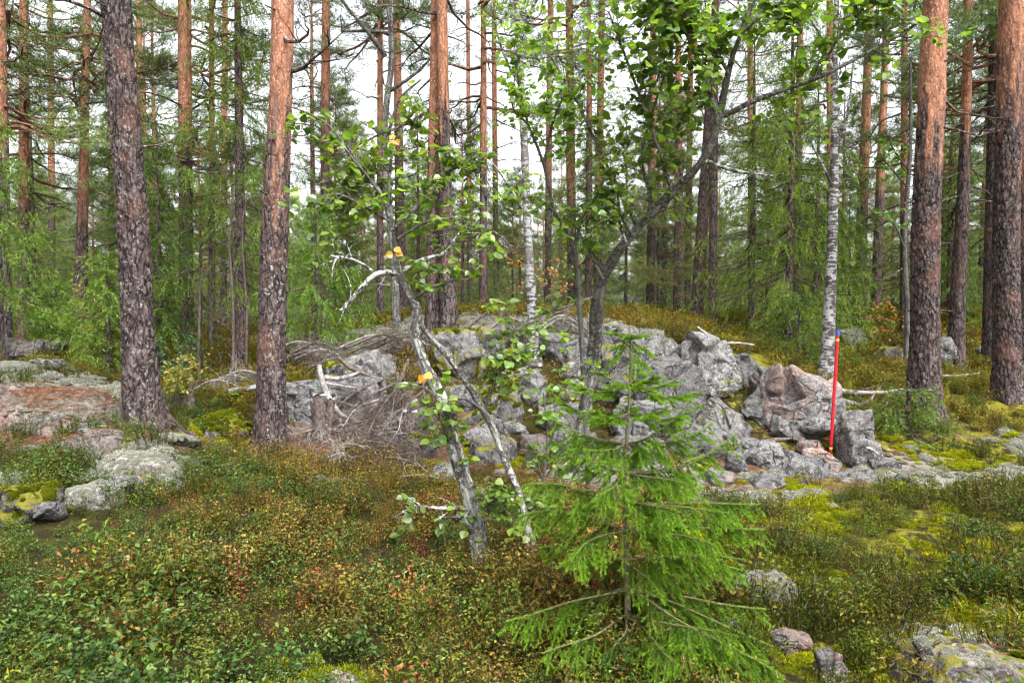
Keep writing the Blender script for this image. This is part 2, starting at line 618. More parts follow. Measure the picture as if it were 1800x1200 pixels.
def height(x, y, detail=True):
    x = np.atleast_1d(np.asarray(x, float))
    y = np.atleast_1d(np.asarray(y, float))
    xc = np.clip(x, -45, 45)
    yc = np.clip(y, -6, 60)
    out = np.empty(len(x))
    for s in range(0, len(x), 20000):
        e = slice(s, s + 20000)
        r = np.sqrt((xc[e, None] - _P[None, :, 0]) ** 2 + (yc[e, None] - _P[None, :, 1]) ** 2)
        out[e] = _phi(r) @ _W[:_n] + _W[_n] + _W[_n + 1] * xc[e] + _W[_n + 2] * yc[e]
    far = sstep(28, 60, np.hypot(x, y))
    out = out * (1 - far) + 1.0 * far
    if detail:
        near = 1 - sstep(20, 50, np.hypot(x, y))
        P3 = np.stack([x, y, x * 0], 1)
        out = out + near * (0.07 * fbm(P3 * 1.3, 3, 5) + 0.03 * fbm(P3 * 5, 2, 9))
    return out


def gz(x, y):
    return float(height(x, y)[0])


def axis(lo, hi, step, far, growth=1.16):
    a = list(np.arange(lo, hi + 1e-6, step))
    s = step
    while a[-1] < far:
        s *= growth
        a.append(a[-1] + s)
    s = step
    b = []
    v = lo
    while v > -far:
        s *= growth
        v -= s
        b.append(v)
    return np.array(b[::-1] + a)


gx = axis(-10, 10, 0.075, 700)
gy = axis(1.5, 15, 0.075, 700)
GX, GY = np.meshgrid(gx, gy, indexing='ij')
fx, fy = GX.ravel(), GY.ravel()
fz = height(fx, fy)
P3 = np.stack([fx, fy, fx * 0], 1)
pxs = 900 + FPX * fx / np.maximum(fy, 0.5)
# litter lies under the pines and the brush heap, moss at the wet right-hand side, lichen on the dry knolls
lit = np.zeros(len(fx))
for lx, ly, lr in ((-2.85, 7.9, 1.0), (-3.9, 7.2, 0.9), (-1.2, 8.4, 1.0), (-4.9, 7.3, 1.3), (5.75, 9.5, 0.9), (-1.0, 10.8, 1.2), (3.4, 7.6, 1.0), (1.6, 7.4, 1.2)):
    lit = np.maximum(lit, np.exp(-((fx - lx) ** 2 + (fy - ly) ** 2) / (lr * lr)))
mo = 0.42 * sstep(0.3, 1.4, fx / np.maximum(fy, 1) * 3) * (1 - sstep(12, 20, fy)) + 0.25 * sstep(9, 12, fy)
lic = 0.0 * fx
for lx, ly, lr in ((-5.3, 8.6, .9), (-3.6, 6.0, 0.5), (1.3, 7.2, 0.9), (2.2, 7.4, 0.8), (4.6, 7.7, 0.8), (-2.0, 11.9, 1.6), (-0.7, 11.8, 1.6), (1.5, 4.0, 0.35), (2.1, 3.4, 0.4)):
    lic = np.maximum(lic, 0.62 * np.exp(-((fx - lx) ** 2 + (fy - ly) ** 2) / (lr * lr)))
ni, nj = len(gx), len(gy)
idx = np.arange(ni * nj).reshape(ni, nj)
q = np.stack([idx[:-1, :-1], idx[1:, :-1], idx[1:, 1:], idx[:-1, 1:]], -1).reshape(-1, 4)
ground = MB().add(np.stack([fx, fy, fz], 1), quads=q, col=np.stack([lit, mo, lic], 1)).build("ground", M_GROUND)
tag(ground, kind="structure")

# ------------------------------------------------------------------ rocks
def icosphere(levels):
    t = (1 + 5 ** 0.5) / 2
    v = [(-1, t, 0), (1, t, 0), (-1, -t, 0), (1, -t, 0), (0, -1, t), (0, 1, t), (0, -1, -t), (0, 1, -t), (t, 0, -1), (t, 0, 1), (-t, 0, -1), (-t, 0, 1)]
    f = [(0, 11, 5), (0, 5, 1), (0, 1, 7), (0, 7, 10), (0, 10, 11), (1, 5, 9), (5, 11, 4), (11, 10, 2), (10, 7, 6), (7, 1, 8), (3, 9, 4), (3, 4, 2),
         (3, 2, 6), (3, 6, 8), (3, 8, 9), (4, 9, 5), (2, 4, 11), (6, 2, 10), (8, 6, 7), (9, 8, 1)]
    V = unit(np.array(v, float))
    F = np.array(f)
    for _ in range(levels):
        E = np.concatenate([F[:, [0, 1]], F[:, [1, 2]], F[:, [2, 0]]])
        E.sort(axis=1)
        U, inv = np.unique(E, axis=0, return_inverse=True)
        inv = inv.ravel()
        mid = unit(V[U[:, 0]] + V[U[:, 1]]) 
        n = len(V)
        k = len(F)
        a, b, c = inv[:k] + n, inv[k:2 * k] + n, inv[2 * k:] + n
        V = np.vstack([V, mid])
        F = np.concatenate([np.stack([F[:, 0], a, c], 1), np.stack([F[:, 1], b, a], 1), np.stack([F[:, 2], c, b], 1), np.stack([a, b, c], 1)])
    return V, F


ICO = {k: icosphere(k) for k in (3, 4, 5)}
ROCKS = []          # (x, y, rx, ry) footprints for the undergrowth
ROCK_PTS = []       # surface points that carry moss or lichen: (xyz, normal, moss, lichen)


def make_rock(label, px, py, w, h, d, seed, moss=0.0, pink=0.0, lichen=0.3, depth=0.8, tilt=0.0, level=4, sharp=9, cat="rock", name="boulder",
              sink=0.2, planes=13, side=0.0, rough=1.0, grow=True, chips=26, group=None):
    rng = np.random.default_rng(seed)
    if level == 4 and w * h > 9000:
        level = 5
    if level == 4 and w * h < 2600:
        level = 3
    sharp = sharp * 2.2 if sharp > 6 else sharp
    V, F = ICO[level]
    n = unit(rng.normal(size=(planes, 3)))
    n = np.vstack([n, [[0, 0, 1], [0, -1, 0.15], [1, 0, 0.1], [-1, 0, 0.1], [0, 1, 0]]])
    hgt = np.concatenate([rng.uniform(0.72, 1.05, planes), [0.85, 0.9, 0.95, 0.95, 1.0]])
    dots = np.maximum(V @ n.T, 0) / hgt
    r = (dots ** sharp).sum(1) ** (-1 / sharp)
    P = V * r[:, None]
    sc = d / FPX
    W, Hh = w * sc, h * sc
    c = at(px, py, d)
    P /= np.abs(P).max(0)
    # tilt in the picture plane, then fit the box
    if tilt:
        ca, sa = math.cos(tilt), math.sin(tilt)
        P = np.stack([P[:, 0] * ca - P[:, 2] * sa, P[:, 1], P[:, 0] * sa + P[:, 2] * ca], 1)
        P[:, 0] /= np.abs(P[:, 0]).max()
        P[:, 2] /= np.abs(P[:, 2]).max()
    zb = Hh * (0.5 + sink)
    S = np.array([W / 2, max(W, Hh) * depth / 2, (Hh / 2 + zb) / 2])
    P = P * S
    c = c + np.array([0, 0, Hh / 2 - S[2]])
    m = (W + Hh) / 2
    q = P + seed * 3.1
    nn = unit(P / (S * S))
    lay = np.array([1, 1, 1.7])
    disp = rough * (0.036 * m * fbm(q * lay * (2.2 / m), 3, seed) + 0.020 * m * (np.abs(fbm(q * lay * (6 / m), 3, seed + 3)) * -2 + 0.5)
                    + 0.010 * fbm(q * 28, 3, seed + 7))
    crack = np.abs(fbm(q * np.array([1, 1, 0.5]) * (2.6 / m), 2, seed + 11))
    disp -= rough * 0.05 * m * (1 - sstep(0.0, 0.06, crack))
    # fractured facets: the surface breaks into tilted chips
    kf = chips
    cc = P[rng.integers(0, len(P), kf)]
    own = np.argmin(((P[:, None, :] + 0.06 * m * nn[:, None, :] * 0 - cc[None]) ** 2).sum(-1) + 0.0, axis=1)
    td_ = rng.normal(size=(kf, 3))
    if sharp >= 40:
        rough = rough * 0.6
    disp += rough * (0.15 * ((P - cc[own]) * td_[own]).sum(1) + 0.032 * m * rng.normal(size=kf)[own])
    disp = np.clip(disp, -0.2 * m, 0.18 * m)
    P = P + nn * disp[:, None]
    Wd = P + c
    # vertex normals
    fn = np.cross(P[F[:, 1]] - P[F[:, 0]], P[F[:, 2]] - P[F[:, 0]])
    vn = np.zeros_like(P)
    for k in range(3):
        np.add.at(vn, F[:, k], fn)
    vn = unit(vn)
    up = vn[:, 2]
    nz = fbm(Wd * 3.0, 3, 21)
    mm = np.clip(moss * (0.35 + 0.65 * sstep(0.15, 0.8, up) + side * sstep(0.2, 0.8, -vn[:, 0])) * (0.9 + 0.9 * nz), 0, 1)
    pk = np.clip(pink * (0.7 + 0.8 * fbm(Wd * 2.0, 2, 33)), 0, 1)
    ll = np.clip(lichen * (0.35 + 0.9 * sstep(0.0, 0.9, up)) * (1 + 0.8 * fbm(Wd * 2.5, 2, 44)), 0, 1)
    o = MB().add(P, tris=F, col=np.stack([mm, pk, ll], 1)).build(name, M_ROCK)
    o.location = c
    tag(o, label, cat, group)
    ROCKS.append((c[0], c[1], S[0], S[1]))
    if grow:
        zg = height(Wd[:, 0], Wd[:, 1])
        k = (Wd[:, 2] > zg - 0.02) & (up > 0.25)
        ROCK_PTS.append(np.hstack([Wd[k], vn[k], mm[k, None], ll[k, None], np.full((k.sum(), 1), 4 * S[0] * S[1] / max(k.sum(), 1)), pk[k, None] * (seed in (52, 47, 54, 57))]))
    return o


# label, px, py, w, h, d, seed, options
ROCK_TABLE = [
    # the outcrop, from the pine with the orange top to the red pole
    ("rounded grey boulder just behind the orange-topped pine's trunk", 545, 692, 112, 122, 9.0, 1, dict(moss=.25, lichen=.35, sharp=7)),
    ("low dark boulder thick with green moss, between the two thick pines", 392, 752, 125, 82, 8.4, 2, dict(moss=.95, side=.4, lichen=.2, sharp=7)),
    ("small mossy block behind the forked bleached branch", 590, 652, 66, 54, 9.6, 3, dict(moss=.7)),
    ("flat-topped grey block above the dead brush heap", 652, 648, 100, 68, 9.9, 4, dict(lichen=.45, sharp=14)),
    ("grey slab under the flat-topped block, edged by white sticks", 622, 690, 110, 74, 9.4, 5, dict(moss=.2)),
    ("dark boulder half buried by the dead brush", 700, 735, 130, 96, 9.1, 6, dict(moss=.35, lichen=.1)),
    ("grey boulder with moss hanging over its shaded flank, below the twin pines", 822, 628, 135, 98, 10.0, 7, dict(moss=.75, side=.8, lichen=.5)),
    ("mossy grey stone behind the crossing aspen stems", 812, 700, 92, 84, 9.4, 8, dict(moss=.65, lichen=.4)),
    ("upright stone with a yellow moss cap, leaning beside the birch foot", 882, 712, 84, 130, 9.2, 9, dict(moss=.85, tilt=.35, sharp=13, lichen=.5)),
    ("grey leaning stone wedged over a dark gap under the birch", 928, 668, 78, 92, 9.4, 10, dict(tilt=-.45, sharp=14, lichen=.45)),
    ("grey block at the foot of the mossy upright stone", 898, 756, 76, 56, 8.9, 11, dict(tilt=-.2, sharp=14)),
    ("shadowed boulder set back in the gap right of the birch foot", 985, 690, 70, 84, 9.8, 12, dict(lichen=.2)),
    ("grey boulder behind the leaning aspen's lower trunk", 1040, 668, 100, 108, 9.6, 13, dict(lichen=.65, moss=.2)),
    ("huge pale crag forming the crown of the outcrop", 1150, 630, 170, 140, 9.9, 14, dict(level=5, lichen=.6, moss=.2, sharp=14, depth=1.0, planes=12, tilt=-.25)),
    ("sheer grey rock face below the crown of the outcrop", 1160, 705, 130, 150, 9.35, 114, dict(level=5, lichen=.35, sharp=20, planes=9, depth=.9)),
    ("dark recessed block between the leaning aspen and the sheer face", 1092, 712, 80, 110, 9.7, 115, dict(lichen=.2, sharp=18)),
    ("mossy yellow-green shoulder of rock behind the spruce sapling's tip", 1075, 640, 84, 88, 9.3, 15, dict(moss=.9, lichen=.3)),
    ("rounded pale knob beside the summit of the crag", 1242, 636, 116, 110, 9.8, 16, dict(lichen=.55, sharp=7)),
    ("small pale knob at the end of the crag ridge", 1302, 652, 52, 66, 10.0, 17, dict(lichen=.5)),
    ("large dark sloping boulder with ferns on its face", 1288, 722, 196, 150, 9.0, 18, dict(level=5, lichen=.3, tilt=-.42, depth=.9, planes=10, sharp=16)),
    ("reddish slab sloping down behind the red pole", 1392, 700, 170, 118, 9.2, 19, dict(level=5, pink=.5, lichen=.45, tilt=-.42, sharp=13)),
    ("grey wedge filling the gap between the fern-grown boulder and the reddish slab", 1345, 715, 110, 96, 9.3, 119, dict(lichen=.5, tilt=-.4, sharp=14)),
    ("pale stone set between the reddish slab and the pole's flat stone", 1395, 752, 90, 56, 8.85, 120, dict(lichen=.6, pink=.3, tilt=-.25, sharp=14)),
    ("lichen-grey knob on the upper edge of the reddish slab", 1410, 692, 72, 64, 9.5, 20, dict(lichen=.6)),
    ("grey rounded boulder behind the red pole's middle", 1448, 728, 92, 78, 9.0, 21, dict(lichen=.6, sharp=7)),
    ("sharp-edged blue-grey stone standing right beside the red pole", 1497, 772, 68, 112, 8.2, 22, dict(tilt=.28, sharp=22, planes=8, lichen=.35)),
    ("flat grey stone with an undercut, touching the red pole", 1442, 745, 72, 36, 8.6, 23, dict(sharp=12, lichen=.4)),
    ("lumpy grey boulder with a hollow underneath, in front of the dark boulder", 1342, 800, 80, 68, 8.0, 24, dict(lichen=.35)),
    ("long grey slab tilted down from the lumpy boulder", 1402, 822, 128, 50, 7.8, 25, dict(tilt=-.22, sharp=16)),
    ("pinkish stone at the foot of the red pole", 1440, 806, 64, 40, 7.95, 26, dict(pink=1.0, lichen=.5, sharp=14)),
    ("pale pink stone behind the pole foot's pinkish stone", 1425, 786, 60, 36, 8.2, 27, dict(pink=.8, lichen=.5, sharp=14)),
    ("cracked flat slab in front of the sharp blue-grey stone", 1488, 836, 112, 44, 7.6, 28, dict(sharp=18, planes=9)),
    ("narrow flat stone lowest on the rubble below the red pole", 1512, 852, 76, 36, 7.35, 29, dict(sharp=14, lichen=.4)),
    ("dark blocky stone at the right-hand end of the rubble", 1550, 808, 54, 50, 7.9, 30, dict(sharp=20, planes=8, lichen=.15)),
    ("small square grey stone beside the lumpy boulder", 1291, 810, 38, 40, 7.7, 31, dict(sharp=18, lichen=.3)),
    ("smooth mauve-grey stone alone on the moss below the rubble", 1350, 854, 54, 42, 7.2, 32, dict(lichen=.15, sharp=8)),
    ("brown-grey stone half sunk among lichen below the small square stone", 1268, 838, 58, 34, 7.3, 33, dict(pink=.4, sharp=11)),
    ("low stone poking out by the sapling's longest bough", 1282, 872, 70, 34, 6.8, 34, dict(pink=.3, lichen=.4)),
    ("rounded stone behind the sapling's upper boughs", 1000, 852, 72, 56, 7.2, 35, dict(lichen=.3, sharp=9)),
    ("stone with a dark hollow at the foot of the outcrop, behind the thin aspen stem", 868, 800, 92, 62, 8.2, 36, dict(lichen=.3, moss=.4)),
    ("brownish block in the middle of the stone heap", 945, 790, 66, 54, 8.4, 37, dict(pink=.3, lichen=.3, sharp=14)),
    ("grey stone under the leaning aspen's foot", 1012, 778, 96, 66, 8.4, 38, dict(lichen=.7, moss=.2)),
    ("pale stone behind the sapling's middle boughs", 1110, 786, 120, 70, 8.3, 39, dict(lichen=.8, moss=.15)),
    ("small mossy stone at the aspen's second stem", 740, 780, 60, 46, 8.0, 40, dict(moss=.9)),
    ("flat grey stone jutting beside the thick aspen stem", 792, 826, 70, 34, 7.2, 41, dict(lichen=.5, sharp=14)),
    ("lichen-whitened stone among the sapling's lower boughs", 1140, 850, 120, 60, 7.3, 42, dict(lichen=.95)),
    ("grey stone in the moss right of the sapling", 1322, 908, 56, 44, 6.1, 43, dict(lichen=.4, tilt=.3)),
    ("moss-capped small stone alone in the green heath", 1512, 908, 62, 26, 6.0, 44, dict(moss=.8, pink=.4)),
    ("tiny pale stone in the heath below the dark block", 1594, 846, 34, 22, 7.2, 45, dict(lichen=.5)),
    ("pale stone near the edge of the heath by the thick right pine", 1770, 838, 44, 18, 7.2, 46, dict(lichen=.5, pink=.3)),
    # nearest stones
    ("big foreground stone with moss and white lichen in the corner of the view", 1702, 1172, 240, 170, 2.95, 47, dict(level=5, moss=.66, lichen=.6, pink=.3, sharp=16, depth=.7, sink=.4, rough=.8, planes=8)),
    ("brown-red stone sunk in moss beside the sapling's lowest bough", 1462, 1172, 56, 50, 3.15, 48, dict(pink=.9, lichen=.1)),
    ("brown rock face below the white lichen cushion", 1388, 1112, 90, 66, 3.5, 49, dict(pink=.5, lichen=.1)),
    ("pink stone at the bottom edge among bilberry", 596, 1196, 60, 26, 3.1, 50, dict(pink=.9, lichen=.3)),
    ("grey weathered stone sunk in the dark green lingonberry", 178, 1002, 84, 56, 4.2, 51, dict(lichen=.4, sharp=8)),
    # the knoll under the dark pine
    ("wide pinkish slab strewn with pine needles", 92, 738, 310, 150, 7.3, 52, dict(level=5, pink=1.0, lichen=.55, sharp=6, depth=.75, rough=.7, sink=.4)),
    ("dark lichened hump above the pinkish slab", 18, 690, 80, 32, 7.9, 53, dict(lichen=.4)),
    ("broken grey boulder with an overhang below the pinkish slab", 158, 782, 104, 100, 6.2, 54, dict(pink=.3, lichen=.35, sharp=13)),
    ("small grey stone at the dark pine's root", 292, 762, 96, 58, 6.8, 55, dict(lichen=.6)),
    ("smooth dome white with lichen on the far side of the knoll", 22, 652, 130, 52, 8.9, 56, dict(lichen=1.0, sharp=5, rough=.5)),
    ("grey stone ledge next to the white lichen dome", 84, 642, 76, 30, 9.2, 57, dict(lichen=.5)),
    ("grey rock hump behind the white dome at the frame edge", 40, 618, 110, 42, 11, 58, dict(lichen=.4, pink=.3)),
    ("dark stone peeping out of the white lichen cushion", 216, 842, 62, 66, 5.6, 59, dict(lichen=.25)),
    ("moss-topped rock with a shadowed front at the frame edge", 40, 884, 124, 60, 5.1, 60, dict(moss=.8, lichen=.3)),
    ("blue-grey nub beside the moss-topped rock", 84, 888, 52, 46, 5.0, 61, dict(lichen=.3)),
    ("big rounded hummock of white reindeer lichen below the dark pine", 250, 822, 170, 72, 5.95, 81, dict(lichen=1.6, sharp=3, rough=.5, name="lichen_hummock", cat="lichen")),
    ("white lichen hummock stepping down beside the moss-topped rock", 160, 876, 120, 56, 5.35, 82, dict(lichen=1.5, sharp=3, rough=.5, moss=.25, name="lichen_hummock", cat="lichen")),
    ("small white lichen hummock at the slab's lower edge", 62, 806, 90, 52, 6.3, 83, dict(lichen=1.5, sharp=3, rough=.5, name="lichen_hummock", cat="lichen")),
    ("white lichen cushion with a moss collar right of the sapling", 1350, 1046, 130, 62, 3.95, 84, dict(lichen=1.5, moss=.35, sharp=3, rough=.5, name="lichen_hummock", cat="lichen")),
    # behind
    ("broad pale dome of lichen behind the brush heap", 672, 585, 240, 80, 12.2, 62, dict(level=5, lichen=1.0, sharp=4, rough=.4, depth=.6, moss=.2)),
    ("low pale rock crest behind the birch", 860, 566, 150, 40, 12.6, 63, dict(lichen=.9, sharp=5, rough=.5)),
    ("low grey rock behind the leaning aspen trunk", 1000, 582, 150, 50, 11.2, 64, dict(lichen=.8, sharp=6, moss=.3)),
    ("pale flat crest stone beside the crag's summit", 1082, 588, 110, 62, 10.2, 71, dict(lichen=.7, moss=.3)),
    ("grey block topping the stone heap between birch and leaning aspen", 988, 612, 118, 66, 10.1, 72, dict(lichen=.5, moss=.35)),
    ("grey stone wedged between the two boulders behind the zigzag sapling", 985, 742, 84, 70, 9.0, 73, dict(lichen=.4, moss=.3)),
    ("dark stone at the back of the hollow beneath the mossy upright stone", 846, 772, 80, 60, 8.7, 74, dict(lichen=.15, moss=.3)),
    ("broad grey boulder behind the sapling's tip", 1120, 745, 110, 100, 8.9, 75, dict(lichen=.4)),
    ("grey slab tilted against the crag's lower flank", 1225, 775, 120, 70, 8.5, 76, dict(lichen=.35, tilt=-.3)),
    ("moss-striped boulder low between the aspen stems and the upright stone", 838, 742, 70, 64, 9.0, 77, dict(moss=.8, lichen=.4)),
    ("bright mossy boulder with a bare pink back, right of the pole", 1560, 632, 74, 42, 14, 65, dict(moss=.85, pink=.6)),
    ("grey stone leaning behind the right-hand pine's trunk", 1660, 616, 44, 52, 13.5, 66, dict(lichen=.5)),
    ("weathered ledge with a dark overhang behind the red pole's top", 1494, 592, 56, 36, 15, 67, dict(lichen=.4)),
    ("small grey stone on the slope between two right-hand pines", 1728, 618, 24, 26, 15, 68, dict(lichen=.5)),
]
for (label, px, py, w, h, d, sd_, kw) in ROCK_TABLE:
    make_rock(label, px, py, w, h, d, sd_, **{'name': 'boulder' if w * h > 5200 else 'stone', **kw})

# loose rubble, each stone named by its look and by what it lies next to
ANCHORS = [("the red pole's foot", 1460, 795), ("the lumpy hollow boulder", 1342, 800), ("the cracked flat slab", 1488, 836), ("the dark end block", 1550, 808),
           ("the mauve-grey stone", 1350, 854), ("the small square stone", 1291, 810), ("the fern-grown boulder", 1288, 740), ("the leaning aspen's foot", 1012, 800),
           ("the mossy upright stone", 882, 740), ("the sapling's middle boughs", 1110, 790), ("the thin aspen stem", 870, 790), ("the thick aspen stem", 800, 800),
           ("the split stump", 562, 760), ("the brush heap", 665, 780), ("the knee-high sapling", 956, 800), ("the sapling's right-hand boughs", 1220, 830),
           ("the rotten front stump", 718, 780), ("the rounded pine-side boulder", 545, 730)]
_r = np.random.default_rng(9)
_used = set()
for k in range(120):
    if len(_used) >= 44:
        break
    z_ = k % 3
    if z_ == 0:
        px, py = _r.uniform(1250, 1560), _r.uniform(790, 870)
    elif z_ == 1:
        px, py = _r.uniform(840, 1240), _r.uniform(745, 860)
    else:
        px, py = _r.uniform(500, 860), _r.uniform(690, 800)
    d = 9.2 - (py - 745) / 115 * 1.9 + _r.uniform(-.15, .15)
    w = _r.uniform(18, 48)
    moss_, pink_, li_ = _r.choice([0, .4, .9]), _r.choice([0, 0, .7]), _r.uniform(.1, .75)
    look = "mossy" if moss_ > .8 else "pinkish" if pink_ > .5 else "pale lichened" if li_ > .55 else "grey"
    an, ax_, ay_ = min(ANCHORS, key=lambda a: (a[1] - px) ** 2 + (a[2] - py) ** 2)
    dx, dy = px - ax_, py - ay_
    rel = ("right of" if dx > 0 else "left of") if abs(dx) > abs(dy) else ("just below" if dy > 0 else "just above")
    lb = "%s loose %s %s %s" % (look, "stone" if w > 32 else "small stone", rel, an)
    if lb in _used:
        continue
    _used.add(lb)
    make_rock(lb, px, py, w, w * _r.uniform(.45, .8), d, 300 + k, level=3, chips=8, lichen=li_, pink=pink_, moss=moss_, tilt=_r.uniform(-.5, .5), sharp=14, name="stone", grow=False,
              group="loose rubble stones")
# ------------------------------------------------------------------ trees
def bark_relief(theta, hh, around, tall, seed):
    """Plates of old pine bark: cellular relief in (angle, height). Returns plate height 0..1 and a random value for each plate."""
    a = theta / (2 * np.pi) * around
    w = np.stack([np.cos(theta) * 3, np.sin(theta) * 3, hh * 5], 1)
    a = a + 0.35 * fbm(w * 2, 2, seed)
    b = hh / tall + 0.35 * fbm(w * 2 + 9, 2, seed + 1)
    ia, ib = np.floor(a).astype(int), np.floor(b).astype(int)
    f1 = np.full(len(a), 9.0)
    f2 = np.full(len(a), 9.0)
    rv = np.zeros(len(a))
    for da in (-1, 0, 1):
        for db in (-1, 0, 1):
            ca, cb = ia + da, ib + db
            wa = np.mod(ca, around)
            jx = _hash(wa, cb, wa * 0 + 1, seed)
            jy = _hash(wa, cb, wa * 0 + 2, seed)
            dd = np.hypot(ca + jx - a, cb + jy - b)
            closer = dd < f1
            f2 = np.where(closer, f1, np.minimum(f2, dd))
            rv = np.where(closer, _hash(wa, cb, wa * 0 + 3, seed), rv)
            f1 = np.where(closer, dd, f1)
    return sstep(0.0, 0.30, f2 - f1), rv


def trunk_mesh(pts, rad, seed, seg=16, dz=0.3, dense_to=None, orange=None, lichen=0.2, relief=0.0, flare=0.35, patch=0.5, base=None):
    """pts: points of the axis bottom to top, rad: radii there. Local to base (default pts[0])."""
    pts = np.asarray(pts, float)
    base = pts[0] if base is None else np.asarray(base)
    rad = np.asarray(rad, float)
    L = np.linalg.norm(np.diff(pts, axis=0), axis=1).sum()
    fine = spline(np.hstack([pts, rad[:, None]]), 400)
    s = np.concatenate([[0], np.cumsum(np.linalg.norm(np.diff(fine[:, :3], axis=0), axis=1))])
    if dense_to is None:
        rows = np.linspace(0, s[-1], max(4, int(s[-1] / dz)))
    else:
        rows = np.concatenate([np.arange(0, dense_to, dz), np.arange(dense_to, s[-1], 0.5), [s[-1]]])
    C = np.stack([np.interp(rows, s, fine[:, k]) for k in range(4)], 1)
    n = len(rows)
    T = unit(np.gradient(C[:, :3], axis=0))
    A = unit(np.cross(T, np.array([0.0, 1.0, 0.0])))
    B = np.cross(A, T)
    th = np.linspace(0, 2 * np.pi, seg, endpoint=False)
    TH = np.tile(th, n)
    HH = np.repeat(rows, seg)
    r = np.repeat(C[:, 3], seg)
    zz = np.repeat(C[:, 2], seg)
    r = r * (1 + flare * np.exp(-HH / 0.19) * (1 + 0.6 * np.sin(TH * 3 + seed) + 0.45 * np.sin(TH * 5 + seed * 2)))
    P3 = np.stack([np.cos(TH) * 2, np.sin(TH) * 2, HH * 1.5], 1)
    r = r * (1 + 0.06 * fbm(P3, 2, seed + 5))
    og = np.zeros(len(r))
    if orange is not None:
        lo, hi = orange
        og = sstep(lo, hi, zz + patch * 1.6 * fbm(P3 * np.array([1.2, 1.2, 1.6]), 3, seed + 8))
    if relief > 0:
        around = max(8, int(2 * np.pi * C[0, 3] / 0.052))
        pl, rv = bark_relief(TH, HH, around, 0.10, seed)
        fine_n = fbm(np.stack([np.cos(TH) * 9, np.sin(TH) * 9, HH * 22], 1), 3, seed + 2)
        amp = relief * (1 - 0.65 * og)
        r = r + amp * (pl * (0.55 + 0.6 * rv) - 0.75 + 0.35 * fine_n)
        R_ = np.clip(0.25 + 0.55 * pl + 0.35 * (rv - 0.5), 0, 1)
    else:
        R_ = np.full(len(r), 0.85)
    lc = lichen * np.clip(0.55 + 1.2 * fbm(P3 * 2.2, 3, seed + 4), 0, 1) * (1 - 0.8 * og)
    V = np.repeat(C[:, :3], seg, axis=0) + r[:, None] * (np.cos(TH)[:, None] * np.repeat(A, seg, 0) + np.sin(TH)[:, None] * np.repeat(B, seg, 0))
    idx = np.arange(n * seg).reshape(n, seg)
    a, c = idx[:-1], idx[1:]
    q = np.stack([a, np.roll(a, -1, 1), np.roll(c, -1, 1), c], -1).reshape(-1, 4)
    mb = MB().add(V - base, quads=q, col=np.stack([R_, og, lc], 1))
    return mb, C


def pine_tufts(mb, pts, dirs, rng, n=10, L=0.15, W=0.016, mat=0, hue=0.0):
    k = len(pts)
    if not k:
        return
    b = np.repeat(pts, n, axis=0) + rng.normal(size=(k * n, 3)) * 0.035
    d = np.repeat(dirs, n, axis=0) * 0.55 + rng.normal(size=(k * n, 3)) * 0.62 + np.array([0, 0, 0.30])
    t = np.repeat(rng.random(k), n) * 0.6 + rng.random(k * n) * 0.4
    c = np.outer(1 - t, (0.060, 0.105, 0.050)) + np.outer(t, (0.185, 0.235, 0.110))
    c = c * (1 + hue * np.array([0.35, 0.1, -0.2]))
    needles(mb, b, d, L * rng.uniform(0.7, 1.25, k * n), W, mat, c, rng)


